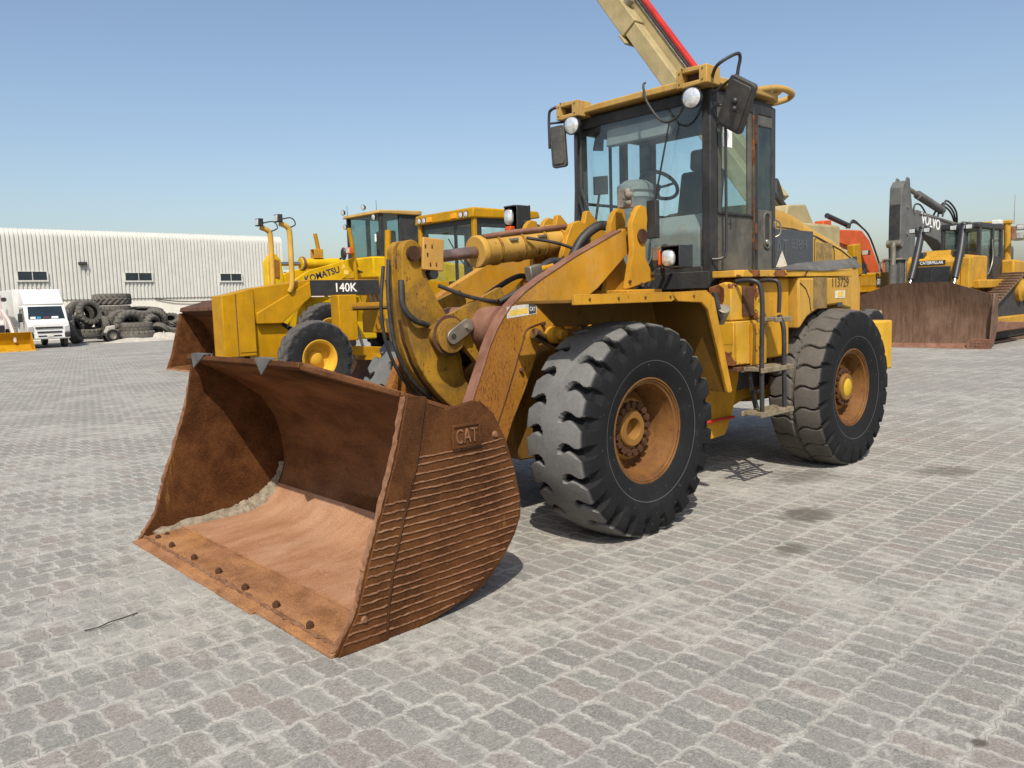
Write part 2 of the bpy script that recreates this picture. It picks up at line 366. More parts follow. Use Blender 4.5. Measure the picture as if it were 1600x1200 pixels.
# ------------------------------------------------------------------ paving
PX, PY = .122, .235          # paver pitch along X and Y
PY0 = 2.680 % PY
ZX, ZY = .012, .016         # depth of the moulded zigzag
def pavemat(name, built):
    t = NT(name); P = t.pos(); x, y, z = t.sep(P)
    wob = t.noise(P, 26, 5, .75, col=True); wx, wy, wz = t.sep(wob); wb2 = t.sep(t.noise(P, 7, 3, .6, col=True))
    wx = t.math('ADD', wx, t.math('MULTIPLY', t.math('SUBTRACT', wb2[0], .5), .55)); wy = t.math('ADD', wy, t.math('MULTIPLY', t.math('SUBTRACT', wb2[1], .5), .55))
    # the zigzag of the moulded edges
    zx = t.math('MULTIPLY', t.math('PINGPONG', t.math('SUBTRACT', y, PY0), PY/4), ZX/(PY/4))
    x2 = t.math('ADD', t.math('ADD', x, zx), t.math('MULTIPLY', t.math('SUBTRACT', wx, .5), .045))
    zy = t.math('MULTIPLY', t.math('PINGPONG', x, PX/2), ZY/(PX/2))
    y2 = t.math('ADD', t.math('ADD', y, zy), t.math('MULTIPLY', t.math('SUBTRACT', wy, .5), .045))
    j = t.math('FLOOR', t.math('DIVIDE', t.math('SUBTRACT', y2, PY0+ZY/2), PY))
    fy = t.math('SUBTRACT', t.math('FRACT', t.math('DIVIDE', t.math('SUBTRACT', y2, PY0+ZY/2), PY)), .5)
    xs = t.math('ADD', t.math('DIVIDE', t.math('SUBTRACT', x2, ZX/2), PX), t.math('MULTIPLY', t.math('MODULO', t.math('ABSOLUTE', j), 2.0), .5))
    i = t.math('FLOOR', xs); fx = t.math('SUBTRACT', t.math('FRACT', xs), .5)
    dx = t.math('MULTIPLY', t.math('SUBTRACT', .5, t.math('ABSOLUTE', fx)), PX)
    dy = t.math('MULTIPLY', t.math('SUBTRACT', .5, t.math('ABSOLUTE', fy)), PY)
    e = t.math('MINIMUM', dx, dy)
    cid = t.n('ShaderNodeCombineXYZ'); t.l(i, cid.inputs[0]); t.l(j, cid.inputs[1])
    wn_ = t.n('ShaderNodeTexWhiteNoise', noise_dimensions='3D'); t.l(cid.outputs[0], wn_.inputs['Vector'])
    h = wn_.outputs['Value']; hc = t.sep(wn_.outputs['Color'])
    big = t.noise(P, .55, 6, .62); mid = t.noise(P, 3.1, 6, .68, .4); grit = t.noise(P, 95, 6, .78); smear = t.noise(t.scale(P, (1.0, 2.6, 1)), 9, 7, .72, .6)
    base = t.mix(h, (.190, .184, .165), (.245, .235, .210))
    base = t.mix(t.math('MULTIPLY', t.ramp(hc[1], .55, 1), .65), base, (.245, .205, .182))
    base = t.mix(t.math('MULTIPLY', t.ramp(hc[2], .55, 1), .5), base, (.195, .205, .178))
    base = t.mix(t.ramp(grit, .52, .60, 0, .50), base, (.37, .355, .32))
    base = t.mix(t.ramp(grit, .47, .39, 0, .60), base, (.095, .09, .08))
    mott = t.noise(P, 34, 8, .8, .3); base = t.mix(t.ramp(mott, .53, .61, 0, .50), base, (.36, .345, .305)); base = t.mix(t.ramp(mott, .46, .38, 0, .60), base, (.125, .118, .103))
    dustc = t.mix(t.ramp(mid, .3, .7), (.300, .289, .257), (.395, .380, .340))
    dm = t.ramp(t.math('ADD', t.math('MULTIPLY', mid, .55), t.math('MULTIPLY', big, .75)), .50, .84)     # dusty areas
    width = t.math('ADD', -.0005, t.math('ADD', t.math('MULTIPLY', dm, .016), t.math('MULTIPLY', t.noise(P, 4.3, 3, .6), .017)))
    jm = t.ramp(t.math('SUBTRACT', t.math('ADD', e, t.math('MULTIPLY', t.math('SUBTRACT', smear, .5), .052)), width), .0045, -.0035)
    sm = t.math('MULTIPLY', t.ramp(t.math('ADD', smear, t.math('MULTIPLY', t.math('SUBTRACT', dm, .50), .46)), .42, .66), .80)
    m = t.math('MAXIMUM', jm, sm)
    dustc = t.mix(t.ramp(grit, .48, .40, 0, .45), dustc, (.20, .19, .165)); dustc = t.mix(t.ramp(mott, .54, .62, 0, .5), dustc, (.50, .485, .44))
    col = t.mix(t.math('MULTIPLY', m, t.ramp(t.noise(P, 13, 7, .8), .36, .52, .25, .95)), base, dustc)
    # pale spill patches, tyre-darkened lanes, oil spots
    pale = t.ramp(t.noise(P, .9, 7, .7, .5), .62, .76); col = t.mix(t.math('MULTIPLY', t.math('MULTIPLY', pale, t.ramp(smear, .35, .7)), .65), col, (.62, .60, .55))
    lane = t.ramp(t.noise(t.scale(P, (.05, 1.3, 1)), 1.1, 4, .6), .50, .72); col = t.mix(t.math('MULTIPLY', lane, .28), col, (.21, .205, .20))
    oil = t.ramp(t.noise(P, 1.9, 3, .5), .735, .775); col = t.mix(t.math('MULTIPLY', oil, .55), col, (.10, .09, .075))
    for sx, sy_, r_, k_ in ((-1.1, 1.75, .22, .7), (-.31, 2.06, .13, .6), (-3.2, 2.0, .25, .5), (1.24, 3.62, .035, .9), (-2.2, 1.15, .3, .5)):
        dd = t.math('SQRT', t.math('ADD', t.math('POWER', t.math('MULTIPLY', t.math('SUBTRACT', x, sx), .75), 2.0), t.math('POWER', t.math('SUBTRACT', y, sy_), 2.0)))
        sm_ = t.ramp(t.math('ADD', dd, t.math('MULTIPLY', t.math('SUBTRACT', mid, .5), r_*1.6)), r_, r_*.35); col = t.mix(t.math('MULTIPLY', sm_, k_), col, (.075, .066, .052))
    hgt = t.math('ADD', t.math('MULTIPLY', t.ramp(e, 0, .02), 0.0 if built else .7), t.math('ADD', t.math('MULTIPLY', grit, .16), t.math('MULTIPLY', smear, .55)))
    t.bump(hgt, .55, .010)
    return t.fin(col, .9, 0, .2)
M['ground'] = pavemat('paved_yard_far', False)
M['paver'] = pavemat('paver_dusty', True)

g = MB(); N = 1
g.add([(-900, -900, -.0022), (900, -900, -.0022), (900, 900, -.0022), (-900, 900, -.0022)], [(0, 1, 2, 3)])
ground = struct(g.build('ground', M['ground']))

def pp_(v, k): v = v % (2*k); return k-abs(v-k)
def paver_geo(rnd, odd):
    """one moulded paver in its cell's own frame; odd rows are shifted by half a paver"""
    zx = lambda y: pp_(y+PY/2, PY/4)/(PY/4)*ZX-ZX/2            # y from the row centre
    zy = lambda x: pp_(x+(0 if odd else PX/2), PX/2)/(PX/2)*ZY-ZY/2
    ins = .0035+rnd.random()*.003; a, b = PX/2, PY/2; o = []
    ys = [-1, -.5, 0, .5, 1]; xs = [1, .5, 0, -.5, -1]
    for t_ in ys[:-1]: o.append((a-ins-zx(t_*b), t_*(b-ins)-(zy(a) if abs(t_) == 1 else 0)))
    for t_ in xs[:-1]: o.append((t_*(a-ins)-(zx(b) if t_ == 1 else 0), b-ins-zy(t_*a)))
    for t_ in ys[:0:-1]: o.append((-a+ins-zx(t_*b), t_*(b-ins)-(zy(-a) if abs(t_) == 1 else 0)))
    for t_ in xs[:0:-1]: o.append((t_*(a-ins)-(zx(-b) if t_ == -1 else 0), -b+ins-zy(t_*a)))
    o = [(x+rnd.uniform(-.002, .002), y+rnd.uniform(-.002, .002)) for x, y in o]
    i_ = [(x*.945, y*.975) for x, y in o]
    tx, ty = rnd.uniform(-.007, .007), rnd.uniform(-.004, .004); n = len(o)
    v = [(x, y, x*tx+y*ty) for x, y in i_]+[(x, y, -.0016+x*tx+y*ty) for x, y in o]+[(x, y, -.03) for x, y in o]
    f = [list(range(n))]+[(n+k, n+(k+1) % n, (k+1) % n, k) for k in range(n)]+[(2*n+k, 2*n+(k+1) % n, n+(k+1) % n, n+k) for k in range(n)]
    return v, f
rnd = random.Random(5); camp = Vector((4.2323, 4.5060)); fdir = Vector((_f.x, _f.y)); rdir = Vector((_r.x, _r.y))
cells = []
for j in range(-60, 30):
    yc = PY0+(j+.5)*PY
    for i in range(-140, 80):
        xc = (i+.5-.5*(abs(j) % 2))*PX
        d = Vector((xc, yc))-camp; fd = d.dot(fdir); rd = d.dot(rdir)
        if fd < 1.9 or fd > 12.0 or abs(rd) > fd*.78+.5: continue
        cells.append((fd, xc, yc, abs(j) % 2))
cells.sort()
def hidden(x, y): return 1.30 < x < 2.48 and -1.32 < y < 1.32
vis = [c for c in cells if not hidden(c[1], c[2])]
def inframe(c):
    d = Vector((c[1], c[2]))-camp; fd = d.dot(fdir); rd = d.dot(rdir); return fd > 2.55 and abs(rd) < fd*.68
near = [c for c in vis if inframe(c)][:300]; ns = set(near)
variants = []
for k in range(10):
    v, f = paver_geo(rnd, k % 2); b = MB(); b.add(v, f); variants.append(b.mesh('paver', M['paver'], 2))
for c in near:
    o = obj('paver', variants[rnd.randrange(5)*2+c[3]], ground, loc=(c[1], c[2], rnd.uniform(-.0011, .0012)))
rest = MB()
for c in vis:
    if c in ns: continue
    v, f = paver_geo(rnd, c[3]); dz = rnd.uniform(-.0011, .0012)
    rest.add([(x+c[1], y+c[2], z+dz) for x, y, z in v], f)
me = bpy.data.meshes.new('paving_field'); me.from_pydata(rest.v, [], rest.f); me.materials.append(M['paver'])
ro = obj('paving_field', me, ground); ro['kind'] = 'stuff'
# ------------------------------------------------------------------ tyres
def tyre_mesh(name, mat, R, hw, rb, kind, seg, pitch_n, depth, dense=18):
    """kind: rock (open shoulder notches), radial (thin wavy grooves), lug (angled bars)"""
    def sstep(a, b, x):
        t = max(0, min(1, (x-a)/(b-a))); return t*t*(3-2*t)
    tw = hw*.87; prof = []
    for i in range(dense+1):
        y = tw*i/dense; prof.append((R-.022*(R/.73)*(y/tw)**2, y, 1.0))
    prof += [(R-.045*R/.73, hw*.945, 1.0), (R-.072*R/.73, hw*.975, .85), (R-.105*R/.73, hw*.993, .55), (R-.14*R/.73, hw, .2)]
    sw = [(rb+(R-rb)*.60, hw*1.0, 0), (rb+(R-rb)*.45, hw*.985, 0), (rb+(R-rb)*.30, hw*.945, 0), (rb+(R-rb)*.16, hw*.88, 0), (rb+(R-rb)*.06, hw*.80, 0), (rb, hw*.76, 0)]
    prof += [p for p in sw if p[0] < prof[-1][0]]
    full = [(r, -y, w_) for r, y, w_ in prof[:0:-1]]+prof
    circ = 2*math.pi*R; p = circ/pitch_n; v = []; m = len(full); rr = random.Random(3)
    for k in range(seg):
        th = 2*math.pi*k/seg; u = th*R; ct, st = math.cos(th), math.sin(th)
        for r, y, w_ in full:
            g_ = 0
            if w_ > 0:
                for s_ in (1, -1):
                    vv = s_*y/hw; uu = u+(0 if s_ > 0 else p/2)
                    if kind == 'rock':
                        if vv < .22: continue
                        c = p*(.13*math.sin((vv-.25)*7.0)+.18*(vv-.3))
                        d = ((uu-c) % p)-p/2
                        wd = p*(.115+.10*sstep(.72, .98, vv)+.035*math.exp(-((vv-.40)/.08)**2)); 
                        e = (abs(d) if vv > .36 else math.hypot(d, (.36-vv)*hw))-wd
                        g_ = max(g_, 1-sstep(-.005, .003, e))
                    elif kind == 'radial':
                        if vv < -.06: continue
                        c = p*(.55*vv+.17*math.sin(vv*6.0))
                        d = ((uu-c) % p)-p/2
                        wd = p*(.035+.10*sstep(.80, 1.0, vv)+.03*sstep(.45, .0, vv))
                        g_ = max(g_, 1-sstep(wd-.004, wd+.006, abs(d)))
                        if abs(vv) < .07:
                            d2 = ((uu) % p)/p
                            if .5 < d2 < .98: g_ = max(g_, .8)
                    else:
                        if vv < .05: continue
                        d = ((uu-p*1.0*vv) % p)-p/2
                        g_ = max(g_, 1-sstep(p*.20, p*.26, abs(d)))
            q = depth*g_*w_
            r2 = r-q; y2 = y*(1-.09*g_*min(1, w_)*(1 if abs(y) > tw else 0))
            v.append((ct*r2, y2, st*r2))
    f = []
    for k in range(seg):
        j = (k+1) % seg
        for i in range(m-1): f.append((k*m+i, k*m+i+1, j*m+i+1, j*m+i))
    me = bpy.data.meshes.new(name); me.from_pydata(v, [], f); me.materials.append(mat)
    me.flip_normals() if False else None
    for pl in me.polygons: pl.use_smooth = True
    try: me.set_sharp_from_angle(angle=rad(42))
    except Exception: pass
    return me

def rim_mesh(mat, ro, hw, side_depth, name='rim', disc=None):
    """deep dished wheel, open side at +Y"""
    b = MB()
    pr = [(ro*.90, -hw), (ro*1.0, -hw*1.02), (ro*1.0, -hw*.96), (ro*.90, -hw*.9), (ro*.88, hw*.80), (ro*.94, hw*.84), (ro*1.0, hw*.92), (ro*1.015, hw*.97), (ro*1.0, hw*1.02), (ro*.965, hw*1.03), (ro*.955, hw*.99),
          (ro*.925, hw*.985), (ro*.915, hw*.93), (ro*.87, hw*.91), (ro*.855, hw*.80), (ro*.83, hw*.72), (ro*.79, side_depth+.05), (ro*.76, side_depth+.015), (ro*.70, side_depth), (ro*.30, side_depth-.005), (.0, side_depth-.005)]
    b.lathe(pr, (0, 0, 0), (0, 1, 0), 56); return b.mesh(name, mat, 30)

# ------------------------------------------------------------------ THE WHEEL LOADER (X forward, Y to its left)
L = thing('wheel_loader', 'large rusty yellow wheel loader with its brown bucket resting on the paving in front', 'wheel loader')
WB, TR, TC, TZ = 3.036, .731, 1.012, .711
tm_f = tyre_mesh('tyre', M['tyre_f'], TR, .262, .335, 'rock', 23*28, 23, .054)
tm_r = tyre_mesh('tyre', M['tyre_r'], TR, .262, .335, 'radial', 24*34, 24, .026)
rim_me = rim_mesh(M['yellow_rim'], .362, .205, -.035); rim_me2 = rim_mesh(M['yellow_rim'], .362, .205, .03)
def hub(front):
    b = MB()
    if front: b.lathe([(.0, -.05), (.215, -.05), (.215, .018), (.205, .03), (.128, .03), (.124, .055), (.114, .064), (.076, .064), (.070, .055), (.062, -.005), (0, -.02)], (0, 0, 0), (0, 1, 0), 40)
    else: b.lathe([(.0, -.05), (.21, -.05), (.21, .0), (.19, .01), (.16, .012), (.13, .03), (.125, .07), (.115, .08), (0, .085)], (0, 0, 0), (0, 1, 0), 40)
    return b.mesh('hub', paint('hub_paint', (.25, .125, .028), rust=.63, rscale=12, dust=.5, dcol=(.24, .11, .04)), 30)
hub_f, hub_r = hub(True), hub(False)
nb = MB(); nb.cyl((0, 0, 0), (0, .040, 0), .0275, .026, 6); nut_me = nb.mesh('wheel_nut', M['rust_dark'], 30)
cb = MB(); cb.lathe([(0, .10), (.06, .10), (.095, .085), (.10, .06)], (0, 0, 0), (0, 1, 0), 32); cap_me = cb.mesh('hub_cap', paint('hub_cap_paint', (.62, .40, .02), rust=.8), 30)
for fx in (0, 1):
    for sy in (1, -1):
        wl = part_empty('wheel', L, (-WB*fx, TC*sy, TZ), (0, rad(7 if fx else 12), 0 if sy > 0 else math.pi))
        obj('tyre', (tm_f, tm_r)[fx], wl); obj('rim', (rim_me, rim_me2)[fx], wl); obj('hub', (hub_f, hub_r)[fx], wl, loc=(0, (.02, .085)[fx], 0))
        if sy > 0:
            nn, rr_ = (17, .166) if not fx else (16, .150)
            for k in range(nn):
                a = 2*math.pi*k/nn
                obj('wheel_nut', nut_me, wl, loc=(rr_*math.cos(a), .022+(.02, .08)[fx], rr_*math.sin(a)), rot=(0, -a, 0))
            if fx: obj('hub_cap', cap_me, wl, loc=(0, .075, 0))

# ---- bucket
BW = 1.34
side = [(2.49, .0), (2.47, .035), (2.37, .18), (2.325, .31), (2.29, .42), (2.22, .60), (2.11, .90), (2.035, 1.155), (2.0, 1.165), (1.905, 1.145), (1.895, 1.105), (1.79, 1.070), (1.60, 1.095), (1.555, 1.085), (1.47, 1.01),
        (1.39, .86), (1.335, .70), (1.295, .52), (1.30, .42), (1.345, .33), (1.42, .235), (1.53, .15), (1.65, .085), (1.82, .03), (2.0, .0)]
inner = [(2.20, .045), (1.86, .06)]+arc((1.77, .47), .40, 268, 175, 10)+[(1.385, .62), (1.43, .78), (1.53, .94), (1.72, 1.08), (1.90, 1.185), (2.04, 1.265)]
B = MB().sheet(inner, -BW+.02, .34, .028); _n = len(B.v); B.sheet(inner, .34, BW-.02, .028)
for _i in range(_n, len(B.v)):
    _p = B.v[_i]
    if _p[1] > 1 and _p[2] > 1.0: B.v[_i] = (_p[0], _p[1], _p[2]-.10*(_p[2]-1.0)/.265)
B = B.build('bucket', M['bucket_in'], L)
MB().sheet([(2.20, .049), (1.86, .063)]+[(x+.003, z+.003) for x, z in arc((1.77, .47), .40, 266, 215, 6)], -BW+.03, BW-.03, -.010).build('bucket_floor', M['bucket_floor'], B)
for sy in (1, -1):
    a, b = (BW-.028, BW) if sy > 0 else (-BW, -BW+.028)
    sd_ = side if sy > 0 else side[:7]+[(2.03, 1.255), (1.90, 1.185), (1.72, 1.09), (1.60, 1.04)]+side[14:]
    MB().prism(sd_, a, b).build('side_plate', M['bucket'], B, .004)
    # wear strip down the front edge of the side, and the rim that folds in over it
    strip = [(2.475, .0), (2.36, .18), (2.28, .42), (2.21, .60), (2.10, .90), (2.03, 1.165), (1.92, 1.15), (1.985, .84), (2.08, .57), (2.15, .35), (2.195, .13), (2.205, 0)]
    a2, b2 = (BW+.001, BW+.014) if sy > 0 else (-BW-.014, -BW-.001)
    MB().prism(strip, a2, b2).build('side_wear_strip', M['bucket'], B, .004)
    ln = [(2.49, 0, .02), (2.37, 0, .18), (2.325, 0, .31), (2.29, 0, .42), (2.22, 0, .60), (2.11, 0, .90), (2.037, 0, 1.16)]
    pts = spline([(x, sy*(BW-.012), z) for x, _, z in ln], 9)
    rw = random.Random(4)
    MB().tube([(x+rw.uniform(-.004, .004), y+rw.uniform(-.003, .003), z) for x, y, z in pts], [.012+rw.uniform(-.003, .004) for _ in pts], 6).build('edge_weld', M['weld'], B)
# lip bars
MB().prism([(2.015, 1.235), (2.065, 1.262), (2.055, 1.295), (2.0, 1.268)], -BW, .34).build('upper_lip', M['bucket'], B, .005)
lp_ = MB().prism([(2.01, 1.225), (2.06, 1.252), (2.045, 1.275), (1.995, 1.25)], .345, BW-.03)
lp_.v = [(x, y, z-(.09 if y > 1 else 0)) for x, y, z in lp_.v]; lp_.build('upper_lip', M['bucket'], B, .005)
for y0, y1, yt in ((-1.24, -1.0, -1.2), (-.22, .0, -.12)):
    t_ = MB(); x = 2.066
    t_.add([(x-.05, y0, 1.305), (x-.05, y1, 1.305), (x, y1, 1.302), (x, y0, 1.302), (x+.008, yt, 1.20), (x-.05, y0, 1.298), (x-.05, y1, 1.298), (x-.006, y1, 1.295), (x-.006, y0, 1.295), (x, yt, 1.20)],
           [(0, 1, 2, 3), (3, 2, 4), (5, 8, 7, 6), (8, 9, 7), (0, 3, 8, 5), (1, 6, 7, 2), (3, 4, 9, 8), (2, 7, 9, 4), (0, 5, 6, 1)])
    t_.build('bent_lip_plate', M['mat'], B)
# cutting edge in front of the floor, with worn underside step
MB().prism([(2.505, .0), (2.50, .014), (2.46, .03), (2.20, .056), (2.20, .02), (2.40, 0)], -BW+.005, BW-.005).build('cutting_edge', M['edge'], B, .003)
MB().prism([(2.53, -.002), (2.525, .010), (2.44, .026), (2.44, -.002)], .55, -BW-.012).build('worn_edge_plate', M['edge'], B, .003)
rw = random.Random(9)
pts = [(2.455+rw.uniform(-.006, .006), y/40*BW, .034) for y in range(-39, 40)]
MB().tube(pts, [.010+rw.uniform(-.004, .005) for _ in pts], 6).build('edge_weld', M['weld'], B)
pts = [(2.205+rw.uniform(-.003, .003), y/30*(BW-.03), .058) for y in range(-30, 31)]
MB().tube(pts, [.008+rw.uniform(-.003, .003) for _ in pts], 6).build('floor_weld', M['edge'], B)
nb = MB(); nb.cyl((0, 0, 0), (0, 0, .022), .021, .020, 6); nb.cyl((0, 0, .021), (0, 0, .031), .011, .010, 8); bolt_me = nb.mesh('edge_bolt', M['rust_dark'], 30)
for x, y in ((2.41, -1.2), (2.34, -1.22), (2.42, -.91), (2.42, -.52), (2.42, -.14), (2.43, .25), (2.43, .63), (2.44, 1.01)):
    obj('edge_bolt', bolt_me, B, loc=(x-.01, y, .036 if y > -1.1 else .026), rot=(0, rad(6), rw.uniform(0, 1)))
# weld beads laid across the outside of the cheek
def xrange_at(z, front):
    xs = []
    for k in range(len(side)):
        (x0, z0), (x1, z1) = side[k], side[(k+1) % len(side)]
        if (z0-z)*(z1-z) <= 0 and z0 != z1: xs.append(x0+(x1-x0)*(z-z0)/(z1-z0))
    return min(xs), max(xs)
def stripx(z):
    P = [(0, 2.205), (.13, 2.195), (.35, 2.15), (.57, 2.08), (.84, 1.985), (1.15, 1.92)]
    for (a, xa), (b, xb) in zip(P, P[1:]):
        if a <= z <= b: return xa+(xb-xa)*(z-a)/(b-a)
    return 1.92
for k in range(21):
    z = .045+k*.0405
    if z > .87: break
    xa, xb = xrange_at(z, 0); xs_ = stripx(z)
    n_ = 34; ph = rw.uniform(0, 6)
    path = []
    for q in range(n_+1):
        t_ = q/n_; x = (xa+.012)+(xs_-.012-xa-.012)*t_
        path.append((x, BW+.002, z+.004*math.sin(t_*3+ph)+rw.uniform(-.0016, .0016)+.016*(1-t_)*(1-t_)))
    path = [p for p in path if xrange_at(min(1.05, p[2]), 0)[0]+.008 < p[0]]
    MB().tube(path, [.0042+rw.uniform(-.0014, .0016) for _ in path], 5).build('weld_bead', M['weld'], B)
    if z < .66:
        path = [(xs_+.015+(xb-xs_-.03)*q/8, BW+.0155, z+.006+rw.uniform(-.003, .003)) for q in range(9)]
        MB().tube(path, [.0046+rw.uniform(-.0014, .0016) for _ in path], 5).build('weld_bead', M['weld'], B)
pth = [(stripx(z/20*1.13)+.0, BW+.006, z/20*1.13) for z in range(21)]
MB().tube(pth, .007, 6).build('strip_weld', M['rust_dark'], B)
# raised name plate cast on the cheek
pl = MB().box(1.575, 1.765, BW, BW+.008, .862, .985).build('name_plate', M['bucket'], B, .003)
fr = MB()
for a in ((1.575, 1.765, .972, .985), (1.575, 1.765, .862, .875), (1.575, 1.588, .875, .972), (1.752, 1.765, .875, .972)): fr.box(a[0], a[1], BW+.007, BW+.016, a[2], a[3])
fr.build('plate_frame', M['bucket'], B, .002)
text('CAT', M['weld'], B, (1.67, BW+.009, .923), (-1, 0, 0), (0, 0, 1), .14, .075, .005)
for x, z in ((1.47, .90), (2.33, .14)): MB().lathe([(0, .012), (.012, .012), (.02, 0)], (x, BW+(.001 if x < 2 else .013), z), (0, 1, 0), 12).build('plug', M['weld'], B)
# dried sand left in the far corner
b = MB(); rr = random.Random(2); path = [(2.40, .04), (2.25, .05), (2.05, .058), (1.85, .07)]+[(x+.01, z+.005) for x, z in arc((1.77, .47), .39, 265, 190, 9)]
path = spline([(x, 0, z) for x, z in path], 4); V = []; F = []
K = 7
for q, (x, _, z) in enumerate(path):
    tt = q/len(path); wdt = (.03+.085*math.sin(min(1, tt*1.25)*math.pi))*rr.uniform(.75, 1.2); hgt = (.015+.05*math.sin(min(1, tt*1.2)*math.pi))*rr.uniform(.8, 1.15)
    nx, nz = (0, 1)
    if x < 1.77 and z > .07: d_ = Vector((1.77-x, .47-z)).normalized(); nx, nz = d_.x, d_.y
    for k in range(K):
        s_ = k/(K-1); yy = -BW+.026+wdt*s_; hh = hgt*(1-s_)**1.6+(.022*rr.random() if 0 < s_ < 1 else 0)
        if s_ == 1: hh = -.01
        V.append((x+nx*hh, yy, z+nz*hh))
for q in range(len(path)-1):
    for k in range(K-1): F.append((q*K+k, q*K+k+1, (q+1)*K+k+1, (q+1)*K+k))
b.add(V, F); b.build('dried_sand', M['sand'], B, ang=80)
# hinge ears and tilt ear behind the bucket
for y in (-.56, -.40, .40, .56, -.09, .09):
    zc = .26 if abs(y) > .2 else .74
    MB().prism([(1.36, zc-.10), (1.18, zc-.10), (1.10, zc), (1.18, zc+.10), (1.35, zc+.14), (1.33, zc)], y-.022, y+.022).build('hinge_ear', M['rust_dark'], B, .004)

# ---- lift arms
arm = [(-.70, 2.145), (-.60, 2.11), (-.09, 1.91), (.28, 1.74)]+[tuple(p) for p in [(.44, 1.655), (.56, 1.57), (.645, 1.485), (.71, 1.40), (.77, 1.30), (.82, 1.19), (.90, 1.03), (.96, .91), (1.06, .66), (1.17, .40)]]+arc((1.10, .27), .11, 20, -110, 5)+[(.90, .24), (.72, .48), (.65, .65), (.59, .78), (.46, .99), (.37, 1.16), (.31, 1.30), (.24, 1.38), (.06, 1.48), (-.32, 1.68), (-.62, 1.90), (-.74, 1.97)]+arc((-.72, 2.06), .085, 260, 130, 4)
for sy in (1, -1):
    a, b = (.44, .52) if sy > 0 else (-.52, -.44)
    A = MB().prism(arm, a, b).build('lift_arm', M['yellow_arm'], L, .006)
    # flat bar welded on the leading edge
    if sy > 0:
        fl = [p for p in arm[1:14]]
        MB().sheet([(x, z) for x, z in fl[::-1]], .435, .525, -.012).build('leading_edge_bar', M['rust_tube'], A, .003)
        MB().lathe([(0, .02), (.05, .02), (.06, 0)], (1.10, .521, .27), (0, 1, 0), 20).build('pin_cap', M['rust_dark'], A)
        # bolted wear plate and its bolts
        for x, z in ((.28, 1.435), (.50, 1.13)): MB().cyl((x, .52, z), (x, .545, z), .016, .016, 6).build('bolt', M['rust_dark'], A)
        pth = spline([(.25, .523, 1.45), (.42, .523, 1.41), (.47, .523, 1.33), (.62, .523, 1.0), (.74, .523, .76)], 5)
        MB().tube(pth, .004, 5).build('weld_bead', M['rust_dark'], A)
        st = MB().box(.33, .61, .5202, .5216, 0, .078)
        for i_, p in enumerate(st.v): st.v[i_] = (p[0], p[1], p[2]+1.485+(.61-p[0])*.09)
        stk = st.build('sticker', M['sticker_w'], A)
        s2 = MB().box(.415, .585, .5217, .5221, .012, .048)
        for i_, p in enumerate(s2.v): s2.v[i_] = (p[0], p[1], p[2]+1.487+(.61-p[0])*.09)
        s2.build('sticker', M['sticker_y'], A)
        s3 = MB().box(.338, .405, .5217, .5221, .004, .072)
        for i_, p in enumerate(s3.v): s3.v[i_] = (p[0], p[1], p[2]+1.486+(.61-p[0])*.09)
        s3.build('sticker', M['sticker_k'], A)
        text('CAT', M['letter_w'], A, (.372, .5226, 1.543), (-1, 0, -.09), (-.09, 0, 1), .05, .03, .0004)
T = MB(); T.lathe([(.0, -.436), (.155, -.436), (.155, .436), (0, .436)], (.56, 0, 1.415), (0, 1, 0), 32)
T.build('cross_tube', M['rust_tube'], L)
brk = arc((.90, 1.385), .125, 210, 60, 9)+[(.42, 1.70), (.36, 1.62), (.46, 1.22), (.60, 1.12)]
for y in (.205, -.255): MB().prism(brk[::-1], y, y+.05).build('lever_bracket', M['yellow_lever'], L, .006)
pin = MB(); pin.cyl((.90, -.30, 1.385), (.90, .29, 1.385), .085, .085, 28); pin.lathe([(.085, .262), (.115, .262), (.118, .285), (.085, .29)], (.90, 0, 1.385), (0, 1, 0), 28); PN = pin.build('lever_pin', M['yellow_lever'], L)
kp = arc((.905, 1.375), .05, -118, 62, 6)+arc((.775, 1.445), .05, 62, 242, 6)
MB().lathe([(.09, .256), (.14, .256), (.135, .262), (.09, .264)], (.90, 0, 1.385), (0, 1, 0), 32).build('grease_ring', M['rust_dark'], PN)
MB().prism(kp[::-1], .292, .312).build('keeper_plate', M['steel_dull'], PN, .003)
MB().cyl((.905, .311, 1.378), (.905, .3135, 1.378), .021, .021, 16).build('keeper_hole', M['dark'], PN)
MB().cyl((.785, .311, 1.438), (.785, .335, 1.438), .022, .02, 6).build('bolt', M['steel_dull'], PN)
# tilt lever: two cheeks
lev = [(1.165, 1.93), (1.172, 1.80), (1.165, 1.66), (1.155, 1.50), (1.13, 1.35), (1.075, 1.20), (1.0, 1.08), (.92, .985), (.80, .87), (.66, .76), (.56, .72), (.49, .77), (.50, .86), (.60, .95), (.68, 1.08), (.70, 1.22), (.735, 1.36), (.80, 1.50), (.885, 1.62), (.95, 1.73), (.99, 1.84), (1.0, 1.94)]+arc((1.085, 1.945), .082, 0, 180, 8)[::-1]
for y in (.065, -.05):
    Lv = MB().prism(lev, y, y+.065).build('tilt_lever', M['yellow_lever'], L, .007)
MB().prism([(x*.97+.022, z) for x, z in lev[3:14]]+[(.78, 1.30), (.98, 1.45)], -.10, .064).build('lever_shade_fill', M['rust_dark'], L)  # dark filler standing in for the shade in the gap at the lever
MB().cyl((1.085, -.08, 1.935), (1.085, .16, 1.935), .05, .05, 20).build('rod_pin', M['rust_dark'], L)
